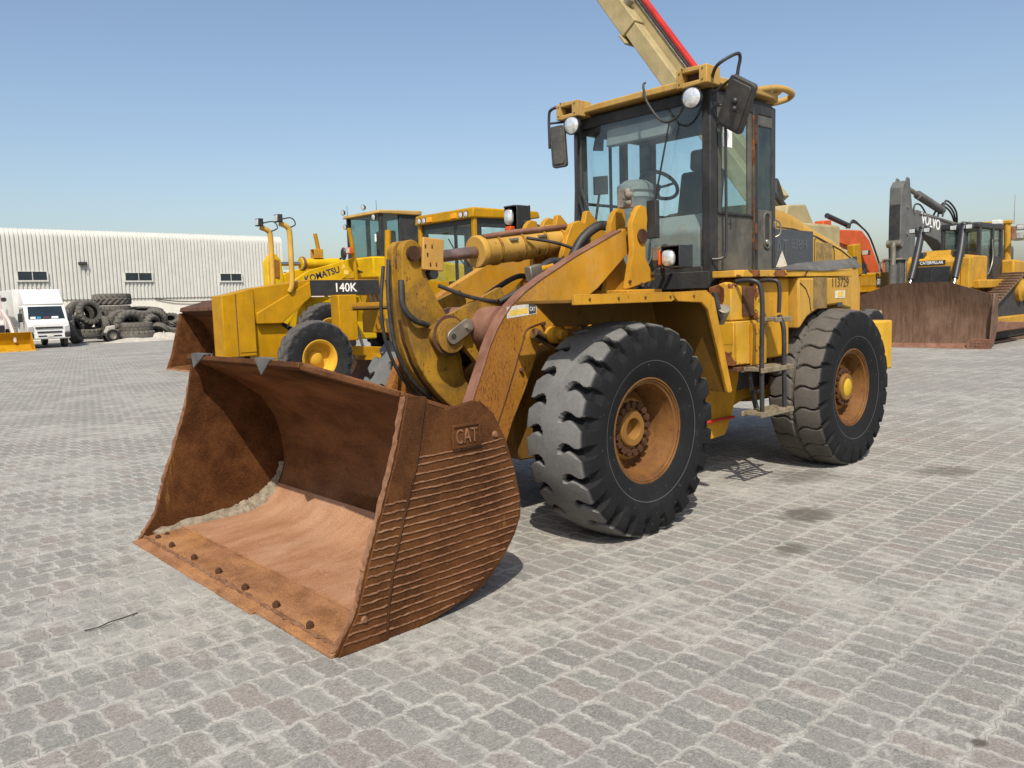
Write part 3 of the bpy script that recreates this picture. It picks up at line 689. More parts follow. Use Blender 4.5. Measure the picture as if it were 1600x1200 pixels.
# tilt cylinder
p0, p1 = Vector((.43, 0, 1.965)), Vector((-.55, 0, 2.075)); dr = (p1-p0).normalized()
TCY = MB(); TCY.lathe([(0, 0), (.045, 0), (.05, .0), (.112, .0), (.118, .012), (.118, .05), (.112, .055), (.106, .07), (.106, .95), (.09, 1.0), (0, 1.0)], p0, dr, 32)
TCY = TCY.build('tilt_cylinder', paint('cylinder_paint', (.52, .30, .06), rust=.60, rscale=11, dust=.3, dcol=(.45, .33, .18)), L, .003)
MB().cyl(p0-dr*.72, p0+dr*.02, .043, .043, 20).build('piston_rod', plain('rod_steel', (.25, .17, .14), .35, metal=.6, var=.3, sc=7), TCY)
for t_ in (.18, .42, .66, .86): MB().lathe([(.107, -.012), (.116, -.01), (.116, .01), (.107, .012)], p0+dr*t_, dr, 28).build('clamp_band', M['yellow_lever'], TCY)
MB().tube([p0+dr*.03+Vector((0, .055, .10)), p0+dr*.3+Vector((0, .06, .112)), p0+dr*.9+Vector((0, .06, .112))], .02, 10).build('hydraulic_pipe', M['rust_tube'], TCY)
for t_ in (.3, .6): MB().obox(p0+dr*t_+Vector((0, .085, .06)), (.075, .06, .02), Matrix.Rotation(.1, 3, 'Y')).build('pipe_clamp', M['steel_dull'], TCY, .003)
blk = MB().obox((.935, .155, 1.93), (.175, .022, .215), Matrix.Rotation(rad(-4), 3, 'Y')); BL = blk.build('rod_end_plate', paint('block_paint', (.50, .27, .06), rust=.58, rscale=7), L, .006)
for x, z in ((1.0, 1.985), (.945, 1.985), (.965, 1.865), (.915, 1.865), (.985, 1.93)): MB().box(x-.006, x+.006, .160, .1675, z-.016, z+.010).build('slot', M['rust_dark'], BL)
MB().box(.87, 1.0, -.045, .143, 1.86, 1.99).build('rod_end', M['yellow_lever'], L, .01)
MB().cyl((.93, .10, 1.80), (.93, .16, 1.80), .035, .035, 16).build('grease_cap', M['black'], L)
# link from lever to bucket
MB().prism([(.52, .70), (.60, .86), (1.20, .80), (1.24, .70), (1.18, .66)], -.055, .055).build('bucket_link', M['rust_dark'], L, .01)

# ---- front frame, tower
FF = MB().prism([(.34, .45), (.42, .62), (.36, 1.05), (.10, 1.22), (-.30, 1.30), (-.35, 1.75), (-.95, 1.75), (-1.35, 1.30), (-1.42, .55), (-.9, .42)], -.33, .33).build('front_frame', M['fender_in'], L, .012)  # dark muddy paint also puts in the shade of the gap beside the arm
tow = [(-.535, 1.665), (-.615, 1.96), (-.60, 2.16), (-.66, 2.265), (-.71, 2.30), (-.78, 2.29), (-.795, 2.20), (-.765, 2.0), (-.765, 1.90), (-.885, 1.735)]
for sy in (1, -1):
    for y0, y1 in ((.575, .625), (.36, .41)):
        a, b = sorted((sy*y0, sy*y1)); MB().prism(tow if y0 > .5 else [(-.30, 1.3)]+tow+[(-1.0, 1.3)], a, b).build('tower_plate', M['yellow'], L, .006)
    MB().box(-.92, -.50, min(sy*.33, sy*.66), max(sy*.33, sy*.66), 1.50, 1.66).build('tower_foot', M['yellow'], L, .008)
    MB().cyl((-.715, sy*.34, 2.065), (-.715, sy*.64, 2.065), .055, .055, 20).build('arm_pivot_pin', M['rust_dark'], L)
cpl = [(-.28, 1.75), (-.30, 1.95)]+arc((-.50, 2.075), .145, 150, 60, 6)[0:0]+[(-.36, 2.09), (-.42, 2.19), (-.50, 2.215), (-.56, 2.20), (-.585, 2.29), (-.615, 2.30), (-.64, 2.28), (-.88, 2.08), (-.88, 1.75)]
for y in (.135, -.185): MB().prism(cpl, y, y+.05).build('cylinder_bracket', M['yellow'], L, .007)
MB().lathe([(0, .05), (.02, .05), (.022, .045), (.04, .045), (.055, .03), (.055, 0)], (-.54, .186, 2.075), (0, 1, 0), 24).build('cylinder_pin', M['steel_dull'], L)
MB().box(-.9, -.45, -.13, .13, 1.75, 1.98).build('tower_core', M['yellow'], L, .01)
# valve cluster and top of tower
vb = MB(); vb.box(-.66, -.58, .50, .60, 2.28, 2.42)
for k in range(7): vb.ball((-.60+.04*random.random(), .57+.06*random.random(), 2.30+.10*random.random()), .022+.01*random.random(), n=8, m=6)
vb.build('hydraulic_valve', plain('cast_valve', (.22, .19, .15), .7, var=.4, dust=.5), L, .006)
MB().box(-.86, -.81, .60, .69, 2.05, 2.34).build('valve_guard', M['cab'], L, .006)
# hoses
def hose(pts, r, m='hose', n=10, name='hydraulic_hose', par=None): return MB().tube(spline(pts, 7), r, n).build(name, M[m], par or L)
hose([(-.30, .27, 1.90), (-.40, .30, 2.06), (-.55, .33, 2.16), (-.68, .34, 2.16)], .038)
hose([(.10, .30, 1.80), (-.05, .30, 1.88), (-.25, .30, 1.86), (-.45, .30, 1.72)], .032)
hose([(.02, .12, 2.07), (-.2, .22, 2.03), (-.42, .30, 1.96), (-.6, .33, 1.95)], .012)
hose([(.93, .2, 1.72), (.70, .24, 1.64), (.45, .26, 1.60), (.25, .28, 1.60)], .014)
hose([(1.20, .02, 1.90), (1.235, .05, 1.6), (1.19, .05, 1.3), (1.06, .03, 1.08), (.9, .02, .95)], .014)
hose([(1.21, -.03, 1.86), (1.25, -.02, 1.55), (1.20, -.02, 1.28), (1.05, -.03, 1.04), (.85, -.03, .9)], .012)
hose([(.35, .22, 1.52), (.15, .25, 1.62), (-.1, .27, 1.70), (-.35, .28, 1.62)], .022)
hose([(.30, -.25, 1.55), (.05, -.22, 1.70), (-.2, -.2, 1.80), (-.4, -.2, 1.75)], .022)
hose([(-.95, .50, 1.68), (-1.05, .55, 1.95), (-1.2, .50, 2.0), (-1.40, .40, 1.85)], .020)
hose([(-.95, .44, 1.68), (-1.08, .46, 1.90), (-1.25, .40, 1.92), (-1.42, .30, 1.78)], .020)
hose([(-.80, .20, 1.95), (-1.0, .22, 2.05), (-1.2, .20, 2.0), (-1.42, .10, 1.82)], .024)
for x_, z_ in ((-.56, 1.72), (-.84, 1.76), (-.70, 1.70)): MB().cyl((x_, .625, z_), (x_, .637, z_), .014, .014, 6).build('bolt', M['rust_dark'], L)
for k_ in range(5): MB().cyl((.60-.27*k_, 1.256, 1.598), (.60-.27*k_, 1.262, 1.598), .009, .009, 6).build('bolt', M['rust_dark'], L)
hose([(1.19, .14, 1.76), (1.20, .16, 1.6), (1.13, .18, 1.50), (1.0, .16, 1.46)], .020)
hose([(.48, .30, 1.60), (.30, .34, 1.68), (.1, .36, 1.78), (-.1, .36, 1.80)], .02)
MB().obox((.15, .32, 1.80), (.12, .07, .11), Matrix.Rotation(.2, 3, 'Y')).build('hose_block', M['steel_dull'], L, .008)
MB().tube([(.10, .32, 1.82), (-.02, .32, 1.845), (-.04, .32, 1.85)], .025, 10).build('hose_fitting', M['yellow'], L)
# lift cylinders and axle
for sy in (1, -1):
    LC = MB().cyl((-1.0, sy*.62, .72), (-.25, sy*.60, 1.08), .075, .075, 20).build('lift_cylinder', M['fender_in'], L)
    MB().cyl((-.26, sy*.60, 1.075), (.40, sy*.56, 1.38), .038, .038, 16).build('piston_rod', M['steel'], LC)
    MB().tube([(-.3, sy*.69, 1.13), (.05, sy*.69, 1.42), (.2, sy*.66, 1.46)], .016, 8).build('hydraulic_pipe', M['rust_tube'], LC)
MB().lathe([(0, -.02), (.06, -.02), (.06, .06), (.035, .07), (.035, .12), (0, .12)], (.26, .60, 1.36), (0, 1, 0), 16).build('pin_boss', M['yellow'], L)
MB().tube([(.20, .70, 1.40), (.20, .70, 1.49)], [.03, .035], 12).build('grease_post', M['yellow'], L)
for x in (0, -WB):
    MB().lathe([(0, -.82), (.13, -.82), (.14, -.45), (.2, -.2), (.22, 0), (.2, .2), (.14, .45), (.13, .82), (0, .82)], (x, 0, TZ), (0, 1, 0), 28).build('axle', M['yellow'], L)

# ---- front fenders
fen = [(.73, 1.60), (-.25, 1.60), (-.62, 1.605), (-.70, 1.56), (-.93, .885)]
for sy in (1, -1):
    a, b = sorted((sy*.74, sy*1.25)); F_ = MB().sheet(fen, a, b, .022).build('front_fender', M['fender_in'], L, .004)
    a, b = sorted((sy*1.232, sy*1.255))
    MB().prism([(.735, 1.565), (.735, 1.628), (-.23, 1.63), (-.26, 1.575), (-.23, 1.565)], a, b).build('fender_lip', M['yellow'], F_, .004)
    MB().prism([(-.22, 1.627), (-.64, 1.635), (-.735, 1.58), (-.97, .885), (-.93, .87), (-.90, .885), (-.655, 1.50), (-.58, 1.55), (-.30, 1.565)], a, b).build('fender_lip', M['yellow'], F_, .004)
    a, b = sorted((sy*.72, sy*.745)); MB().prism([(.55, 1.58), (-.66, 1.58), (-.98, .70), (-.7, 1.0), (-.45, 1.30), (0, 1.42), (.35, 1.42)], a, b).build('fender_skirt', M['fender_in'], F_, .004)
    a, b = sorted((sy*.60, sy*.74)); MB().box(-.9, -.3, a, b, 1.40, 1.598).build('fender_mount', M['yellow'], F_, .006)
    for x, y in ((-.34, .95), (-.42, .9), (-.5, .98), (-.33, .82)): MB().cyl((x, sy*y, 1.58), (x, sy*y, 1.60), .014, .014, 8).build('bolt', M['rust_dark'], F_)
MB().tube(spline([(-.88, 1.16, 1.62), (-.90, 1.18, 1.5), (-.93, 1.19, 1.42)], 4), [.02]*9, 8).build('hose', M['hose'], L)
MB().cyl((-.93, 1.21, 1.50), (-.98, 1.14, 1.40), .048, .04, 18).build('breather_canister', M['steel_dull'], L, .004)

# ---- working lamps and headlights
def headlight(name, c, sy, tall):
    hx, hy, hz = c
    H = MB()
    # rubber shroud: open box
    w_, h_, d_ = .17, .165 if not tall else .22, .17
    H.box(hx-d_, hx, hy-w_/2, hy-w_/2+.012, hz-h_/2, hz+h_/2); H.box(hx-d_, hx, hy+w_/2-.012, hy+w_/2, hz-h_/2, hz+h_/2)
    H.box(hx-d_, hx+.02, hy-w_/2+.012, hy+w_/2-.012, hz+h_/2-.012, hz+h_/2); H.box(hx-d_, hx, hy-w_/2+.012, hy+w_/2-.012, hz-h_/2, hz-h_/2+.012)
    H.box(hx-d_, hx-d_+.012, hy-w_/2+.012, hy+w_/2-.012, hz-h_/2+.012, hz+h_/2-.012)
    return H.build(name, M['black'], L, .012, seg=3)
H1 = headlight('headlight', (-.70, .90, 1.893), 1, False)
def lens(parent, x, y, z, ry, rz, m='lens'):
    b = MB(); pr = [(0, .028), (.4, .026), (.75, .018), (.95, .008), (1, 0), (1, -.012), (0, -.012)]
    n = 28; V = []; 
    for k in range(n):
        a = 2*math.pi*k/n; c, s_ = math.cos(a), math.sin(a); e = (abs(c)**3.2+abs(s_)**3.2)**(-1/3.2)
        for r, t_ in pr: V.append((x+t_, y+c*e*r*ry, z+s_*e*r*rz))
    F_ = [(k*7+i, k*7+i+1, ((k+1) % n)*7+i+1, ((k+1) % n)*7+i) for k in range(n) for i in range(6)]
    return b.add(V, F_).build('lamp_lens', M[m], parent)
lens(H1, -.708, .875, 1.885, .056, .062)
MB().box(-.75, -.70, .785, .806, 1.835, 1.945).build('turn_lens', M['amber'], H1, .006)
MB().box(-.80, -.74, .70, .80, 1.87, 1.98).build('lamp_bracket', M['steel_dull'], L, .01)
MB().lathe([(.0, 0), (.03, 0), (.03, .02), (.012, .022), (0, .022)], (-.765, .735, 1.845), (1, 0, 0), 16).build('mount_rubber', M['black'], L)
MB().lathe([(.0, 0), (.028, 0), (.028, .02), (.012, .022), (0, .022)], (-.765, .735, 1.955), (1, 0, 0), 16).build('mount_rubber', M['black'], L)
H2 = headlight('headlight', (-.70, -.83, 2.34), -1, True)
lens(H2, -.708, -.865, 2.355, .052, .072)
MB().box(-.755, -.698, -.905, -.835, 2.232, 2.272).build('turn_lens', M['amber'], H2, .006)
MB().box(-.76, -.70, -.90, -.83, 2.20, 2.228).build('side_lens', M['lens'], H2, .006)
MB().tube([(-.8, -.76, 2.30), (-.85, -.55, 2.22), (-.85, -.45, 2.1)], .026, 10).build('lamp_stalk', M['cab'], L)
# ---- cab
CF, CR, CY = -1.46, -2.52, .75
K_ = MB()
for sy in (1, -1):
    def yy(a, b): return sorted((sy*a, sy*b))
    a, b = yy(.665, .75)
    K_.prism([(CF, 1.66), (CF-.005, 3.26), (CF-.10, 3.26), (CF-.115, 1.66)], a, b)             # front posts
    a, b = yy(.69, .75); K_.box(-2.20, -2.12, a, b, 1.79, 3.20)                                # door posts
    a, b = yy(.60, .748); K_.prism([(-2.44, a), (-2.535, a), (-2.535, b*.97 if sy > 0 else b), (-2.44, b)] if sy > 0 else [(-2.44, a), (-2.535, a*.97), (-2.535, b), (-2.44, b)], 1.79, 3.24, 'Z')
    a, b = yy(.68, .745); K_.box(-2.44, CF-.10, a, b, 3.14, 3.26)
    K_.box(-2.44, CF-.11, a, b, 1.72, 1.80)
K_.box(CF-.06, CF-.01, -.665, .665, 3.17, 3.265)
K_.box(CF-.05, CF-.005, -.665, .665, 1.66, 1.845)
K_.box(-2.535, -2.48, -.60, .60, 3.14, 3.24); K_.box(-2.53, -2.48, -.60, .60, 1.79, 2.32)
K_.box(-2.48, CF-.05, -.68, .68, 1.70, 1.76)
CAB = K_.build('cab', M['cab'], L, .012)
MB().box(CF-.004, CF+.012, .10, .74, 1.655, 1.80).build('front_panel', M['cab'], CAB, .008)
MB().prism([(-.67, 1.85), (.67, 1.85), (.67, 3.18), (-.67, 3.18)], CF-.028, CF-.022, 'X').build('windscreen', M['glass'], CAB)
# near side: door with window, hinge strip, rear quarter panel
DR = MB(); y0, y1 = .722, .742
DR.box(-2.105, CF-.125, y0, y1, 1.80, 2.275); DR.box(-2.105, -2.04, y0, y1, 2.275, 3.14); DR.box(CF-.185, CF-.125, y0, y1, 2.275, 3.14); DR.box(-2.04, CF-.185, y0, y1, 3.06, 3.14)
DR = DR.build('cab_door', M['cab_dirty'], CAB, .006)
MB().box(-2.04, CF-.185, .730, .735, 2.275, 3.06).build('door_glass', M['glass_side'], CAB)
MB().box(-2.11, CF-.12, .742, .756, 2.262, 2.282).build('window_sill', M['cab'], CAB, .003)
MB().box(-2.132, -2.108, .735, .757, 1.80, 3.12).build('hinge_strip', paint('rusty_strip', (.05, .045, .04), rust=.50, rscale=9, stretch=(1, 1, .5)), CAB, .003)
for z in (1.98, 2.12, 2.88, 2.96): MB().cyl((-2.135, .762, z), (-2.135, .762, z+.09), .014, .014, 8).build('hinge', M['rust_dark'], CAB)
Q = MB(); q0, q1 = .724, .744
Q.box(-2.44, -2.135, q0, q1, 1.80, 2.33); Q.box(-2.44, -2.135, q0, q1, 3.05, 3.14); Q.box(-2.20, -2.135, q0, q1, 2.33, 3.05)
Q.build('quarter_panel', M['cab_dirty'], CAB, .006)
MB().box(-2.44, -2.20, .732, .737, 2.33, 3.05).build('quarter_glass', M['glass_side'], CAB)
def oval(cx, cz, rx, rz, n=8):
    h = rz-rx; return arc((cx, cz+h), rx, 0, 180, n)+arc((cx, cz-h), rx, 180, 360, n)
HR = MB(); HR.tube([(x, .747, z) for x, z in oval(-2.345, 2.155, .052, .155)], .012, 8, closed=True); HR = HR.build('handle_recess', M['cab_dirty'], CAB)
MB().prism(oval(-2.345, 2.155, .045, .148)[::-1], .7445, .7475).build('recess_cup', M['dark'], CAB)
MB().lathe([(0, .02), (.022, .02), (.03, .004), (.03, 0)], (-2.335, .748, 2.055), (0, 1, 0), 16).build('door_latch', M['steel'], CAB)
MB().box(-2.49, -2.46, .735, .765, 2.18, 2.24).build('latch_striker', M['steel_dull'], CAB, .004)
hose([(-2.46, .76, 2.26), (-2.50, .79, 2.22), (-2.5, .79, 2.13), (-2.47, .76, 2.10)], .008, 'steel_dull', 6, 'latch_loop', CAB)
MB().box(-1.80, -1.66, .7365, .7385, 2.82, 3.0).build('paper_notice', M['paper'], CAB)
x_ = MB(); x_.box(-1.79, -1.74, .7425, .746, 2.185, 2.20); x_.box(-1.772, -1.758, .7425, .747, 2.15, 2.235); x_.build('lock_mark', M['dark'], CAB)
# far side and rear glazing
MB().box(-2.44, CF-.12, -.738, -.722, 1.80, 2.22).build('side_panel', M['cab'], CAB, .005)
MB().box(-2.44, CF-.12, -.733, -.728, 2.22, 3.14).build('side_glass', M['glass'], CAB)
MB().box(-2.44, CF-.12, -.742, -.715, 2.49, 2.515).build('slider_rail', M['cab'], CAB, .003)
MB().box(-1.98, -1.955, -.742, -.718, 2.22, 3.14).build('slider_post', M['cab'], CAB, .003)
MB().box(-2.512, -2.506, -.60, .60, 2.32, 3.14).build('rear_glass', M['glass'], CAB)
MB().box(-2.52, -2.498, -.01, .015, 2.32, 3.14).build('rear_post', M['cab'], CAB)
# headliner, visor, blower
MB().box(-2.47, CF-.06, -.67, .67, 3.13, 3.20).build('headliner', plain('headliner_cloth', (.05, .052, .055), .9), CAB, .01)
MB().prism([(CF-.08, 3.14), (CF-.06, 2.98), (CF-.10, 2.97), (CF-.22, 3.13)], -.40, .30).build('sun_visor', M['grey_int'], CAB, .01)
MB().lathe([(0, -.02), (.07, -.02), (.08, 0), (.07, .02), (0, .02)], (-1.95, .45, 3.02), (1, .3, 0), 20).build('fan', M['seat'], CAB)
MB().prism([(-.60, 2.98), (-.48, 2.96), (-.47, 3.12), (-.56, 3.14)], -1.58, -1.56, 'X').build('inside_mirror', M['black'], CAB, .006)
# controls
D_ = MB(); D_.prism([(CF-.06, 1.78), (CF-.06, 2.16), (CF-.22, 2.30), (CF-.40, 2.30), (CF-.52, 2.12), (CF-.52, 1.78)], -.30, .62); D_.prism([(CF-.06, 1.78), (CF-.06, 2.05), (CF-.30, 2.10), (CF-.35, 1.78)], -.66, -.30)
D_.build('dash', M['grey_int'], CAB, .035, seg=3)
MB().lathe([(0, .52), (.10, .515), (.165, .47), (.17, .42), (.155, .40), (.16, .385), (.165, .36), (.15, .34), (.145, .12), (.17, 0)], (-1.66, -.18, 2.14), (0, 0, 1), 36).build('instrument_pod', M['grey_int'], CAB)
sw = MB(); ring = [Vector((.18*math.cos(a), .18*math.sin(a), 0)) for a in [2*math.pi*k/32 for k in range(32)]]
RM = Matrix.Translation((-1.88, -.08, 2.62)) @ Matrix.Rotation(rad(-38), 4, 'Y')
sw.tube(ring, .017, 10, closed=True)
for a in (90, 210, 330): sw.tube([(0, 0, -.03), (.09*math.cos(rad(a)), .09*math.sin(rad(a)), -.02), (.18*math.cos(rad(a)), .18*math.sin(rad(a)), 0)], .012, 8)
sw.cyl((0, 0, -.30), (0, 0, -.01), .035, .03, 12); sw.xf(RM).build('steering_wheel', M['black'], CAB)
ST = MB(); ST.prism([(-2.02, 2.10), (-2.42, 2.10), (-2.46, 2.22), (-2.02, 2.22)], -.25, .27); ST.prism([(-2.30, 2.22), (-2.42, 2.22), (-2.50, 2.78), (-2.41, 2.80)], -.22, .24); ST.prism([(-2.405, 2.80), (-2.48, 2.79), (-2.49, 2.98), (-2.42, 3.0)], -.12, .14); ST.box(-2.40, -2.05, -.12, .14, 1.76, 2.10)
ST.build('seat', M['seat'], CAB, .04, seg=3)
for y, z in ((.33, 2.38), (-.32, 2.36)): MB().box(-2.38, -2.05, y-.04, y+.04, z-.03, z+.02).build('armrest', M['seat'], CAB, .015)
MB().obox((-1.62, -.56, 2.66), (.03, .14, .17), Matrix.Rotation(.4, 3, 'Z')).build('monitor', M['black'], CAB, .006)
MB().tube([(-1.62, -.58, 2.58), (-1.60, -.62, 2.3), (-1.60, -.62, 2.1)], .012, 8).build('monitor_stalk', M['black'], CAB)
# wipers
MB().tube([(CF+.035, .17, 2.10), (CF+.05, .21, 2.34), (CF+.045, .385, 3.05)], [.012, .01, .007], 8).build('wiper', M['black'], CAB)
MB().tube([(CF+.03, -.44, 1.95), (CF+.05, -.52, 2.20), (CF+.04, -.66, 2.56)], [.014, .011, .008], 8).build('wiper', M['black'], CAB)
MB().tube([(CF+.03, -.36, 1.96), (CF+.05, -.44, 2.18), (CF+.035, -.63, 2.62)], [.012, .011, .011], 8).build('wiper', M['black'], CAB)
wb_ = MB(); wb_.obox((CF+.04, -.40, 1.98), (.05, .14, .07), Matrix.Rotation(.3, 3, 'X')); wb_.ball((CF+.05, -.36, 2.02), .03); wb_.ball((CF+.05, -.44, 2.0), .028); wb_.build('wiper_motor', M['black'], CAB, .006)
# roof
RF = MB()
rp = [(-1.40, -.66), (-1.385, 0), (-1.40, .62), (-1.40, .76), (-1.60, .79), (-2.40, .79), (-2.55, .74), (-2.60, .60), (-2.60, -.60), (-2.55, -.74), (-2.40, -.79), (-1.60, -.79), (-1.42, -.76)]
RF.prism(rp, 3.292, 3.348, 'Z'); ROOF = RF.build('roof', M['yellow_roof'], L, .009, seg=2)
MB().prism([(x*.88-.24, y*.86) for x, y in rp], 3.347, 3.375, 'Z').build('roof_crown', M['yellow_roof'], ROOF, .018)
for sy, ya, yb in ((1, .53, .82), (-1, -.82, -.55)):
    X0, X1, Z0, Z1 = -1.50, -1.31, 3.262, 3.405
    h = MB(); 
    h.box(X0, X1, ya, ya+.055, Z0, Z1); h.box(X0, X1, yb-.07, yb, Z0, Z1); h.box(X0, X1, ya+.055, yb-.07, Z0, Z0+.035); h.box(X0, X1, ya+.055, yb-.07, Z1-.035, Z1); h.box(X0, X0+.10, ya+.055, yb-.07, Z0+.035, Z1-.035)
    h.build('lamp_housing', M['yellow_roof'], ROOF, .008)
    MB().box(X0+.101, X0+.112, ya+.056, yb-.071, Z0+.036, Z1-.036).build('empty_lamp_recess', M['orange_dk'], ROOF)
    for y in (ya+.03, yb-.04):
        for z in (Z0+.03, Z1-.03): MB().cyl((X1, y, z), (X1+.004, y, z), .007, .007, 8).build('screw', M['rust_dark'], ROOF)
loop = spline([(-2.12, .75, 3.33), (-2.35, .80, 3.375), (-2.52, .82, 3.385), (-2.68, .80, 3.375), (-2.73, .74, 3.355), (-2.66, .69, 3.325), (-2.56, .66, 3.30)], 6)
MB().tube(loop, .028, 10).build('grab_loop', M['yellow_roof'], ROOF)
loop2 = spline([(-2.40, .74, 3.32), (-2.45, .77, 3.35), (-2.47, .80, 3.375)], 5); MB().tube(loop2, .03, 10).build('grab_loop', M['yellow_roof'], ROOF)
# round work lamps
def worklamp(c, r=.085, d=(1, .12, -.05), par=None, tail=.09):
    par = par or L
    d = Vector(d).normalized(); c = Vector(c)
    w1 = MB().lathe([(0, -tail), (r*.5, -tail), (r*.85, -tail*.55), (r, -.02), (r*1.04, 0), (r*1.04, .014), (r*.93, .016)], c, d, 28).build('work_lamp', M['black'], par)
    MB().lathe([(r*.93, .012), (r*.7, .022), (r*.4, .03), (0, .033)], c, d, 28).build('lamp_lens', M['lens'], w1); return w1
worklamp((-1.335, .665, 3.175)); worklamp((-1.335, -.645, 3.195))
MB().tube([(-1.43, .66, 3.265), (-1.42, .665, 3.23), (-1.40, .665, 3.19)], .012, 8).build('lamp_mount', M['black'], L)
MB().tube([(-1.43, -.645, 3.27), (-1.42, -.645, 3.24), (-1.40, -.645, 3.20)], .012, 8).build('lamp_mount', M['black'], L)
hose([(-1.36, .18, 3.40), (-1.335, .18, 3.36), (-1.34, .22, 3.22), (-1.35, .36, 3.05), (-1.36, .50, 3.06), (-1.38, .62, 3.22)], .010, name='lamp_cable')
hose([(-1.36, .62, 3.30), (-1.345, .62, 3.27), (-1.36, .655, 3.25)], .006, 'letter_w', 6, 'lamp_cable')
MB().tube([(-1.37, -.635, 3.10), (-1.37, -.64, 2.6), (-1.36, -.66, 2.05)], .017, 8).build('handrail', M['black'], L)
# mirrors
mr = MB().tube(spline([(-1.45, .77, 3.30), (-1.30, .92, 3.36), (-1.40, 1.02, 3.44), (-1.45, 1.03, 3.42), (-1.46, 1.0, 3.30), (-1.46, .99, 3.02)], 5), .014, 8).build('mirror_arm', M['black'], L)
MB().tube([(-1.46, .77, 3.20), (-1.46, 1.01, 3.31)], .011, 8).build('mirror_brace', M['black'], mr)
def rrect(w_, h_, r, n=5):
    return arc((w_-r, h_-r), r, 0, 90, n)+arc((-w_+r, h_-r), r, 90, 180, n)+arc((-w_+r, -h_+r), r, 180, 270, n)+arc((w_-r, -h_+r), r, 270, 360, n)
mm = MB(); mm.prism(rrect(.125, .20, .03), 0, .045, 'X'); mm.prism(rrect(.102, .177, .025), .044, .056, 'X')
mm.xf(Matrix.Translation((-1.50, .985, 3.085)) @ Matrix.Rotation(rad(-8), 4, 'Z') @ Matrix.Rotation(rad(14), 4, 'Y') @ Matrix.Rotation(rad(-34), 4, 'X')).build('mirror_head', M['mirror_back'], mr, .01)
MB().ball((-1.44, .99, 3.10), .028).ball((-1.43, .99, 3.04), .022).build('mirror_joint', M['black'], mr)
mf = MB().tube(spline([(-1.42, -.70, 3.36), (-1.34, -.80, 3.385), (-1.30, -.87, 3.37), (-1.30, -.905, 3.31), (-1.30, -.905, 3.02)], 5), .014, 8).build('mirror_arm', M['black'], L)
MB().tube([(-1.40, -.72, 3.25), (-1.30, -.90, 3.25)], .011, 8).build('mirror_brace', M['black'], mf)
mm = MB(); mm.prism(rrect(.075, .19, .028), 0, .045, 'X'); mm.prism(rrect(.055, .165, .022), .044, .056, 'X')
mm.xf(Matrix.Translation((-1.33, -.80, 3.02)) @ Matrix.Rotation(rad(18), 4, 'Z') @ Matrix.Rotation(rad(3), 4, 'X')).build('mirror_head', M['mirror_back'], mf, .01)
MB().ball((-1.30, -.87, 3.06), .026).build('mirror_joint', M['black'], mf)
# grab bar up the front post
hose([(CF-.02, .76, 3.10), (CF-.05, .82, 3.11), (CF-.09, .83, 3.05), (CF-.10, .83, 2.5), (CF-.10, .83, 1.98), (CF-.06, .82, 1.90), (CF, .76, 1.89)], .012, 'black', 8, 'grab_bar')

# ---- platform, boxes and ladder on the near side (mirrored plainly on the far side)
for sy in (1, -1):
    pl_ = [(-1.40, .80*sy), (-1.40, 1.00*sy), (-1.45, 1.06*sy), (-3.36, 1.06*sy), (-3.36, .56*sy), (-2.55, .56*sy), (-2.55, .76*sy), (-1.6, .76*sy)]
    P_ = MB().prism(pl_, 1.735, 1.79, 'Z').build('platform', M['yellow_box'] if sy > 0 else M['yellow'], L, .006)
    a, b = sorted((sy*.56, sy*1.055))
    fb = MB(); fb.prism([(-2.34, 1.73), (-3.36, 1.73), (-3.38, 1.42), (-3.05, 1.475), (-2.75, 1.46), (-2.5, 1.38), (-2.36, 1.28)], a, b)
    FB = fb.build('rear_fender', M['yellow_soft'], L, .02)
    a, b = sorted((sy*.42, sy*.98)); MB().box(-2.32, -1.62, a, b, 1.05, 1.73).build('side_tank', M['yellow'], L, .02)
RFN = FB
tx = M['letter_k']
text('113729', tx, L, (-3.13, 1.0575, 1.68), (-1, 0, .0), (0, 0, 1), .33, .085, .0008)
MB().box(-3.22, -3.02, 1.0555, 1.058, 1.535, 1.605).build('sticker', M['sticker_w'], L)
MB().box(-3.185, -3.07, 1.0582, 1.0595, 1.545, 1.597).build('sticker', M['sticker_y'], L)
MB().box(-3.17, -3.07, 1.0555, 1.058, 1.455, 1.495).build('sticker', M['sticker_k'], L)
MB().box(-2.86, -2.60, 1.0555, 1.0575, 1.45, 1.728).build('brown_panel', plain('brown_panel_paint', (.20, .13, .045), .9, var=.3, sc=12), L)  # darker brown rectangle on the near rear fender
MB().tube([(-2.36, 1.057, 1.68), (-2.46, 1.057, 1.63), (-2.53, 1.057, 1.54), (-2.56, 1.057, 1.42)], .005, 6).build('panel_seam', M['dark'], L)
# rubber mat lying along the platform edge
m_ = MB(); V = []; F = []; n_ = 26
for i in range(n_+1):
    t_ = i/n_; x = -2.12-t_*1.42; 
    for k in range(6):
        s_ = k/5; y = 1.07-(.30*(1-.5*t_))*s_; z = 1.797+.075*math.sin(s_*math.pi*.9)*(1-.2*t_)*min(1, t_*3)+.115*max(0, t_-.35)**1.3*1.2*(.4+.6*s_)+.004*math.sin(t_*9+k)
        V.append((x-.0, y, z)); V.append((x, y, z-.012))
for i in range(n_):
    for k in range(5):
        a = (i*6+k)*2; b = ((i+1)*6+k)*2
        F += [(a, a+2, b+2, b), (a+1, b+1, b+3, a+3)]
    a = i*12; b = (i+1)*12; F += [(a, b, b+1, a+1), (a+10, a+11, b+11, b+10)]
F += [tuple([0, 1, 3, 2]), (n_*12, n_*12+2, n_*12+3, n_*12+1)]
m_.add(V, F).build('rubber_mat', M['mat'], L, ang=60)
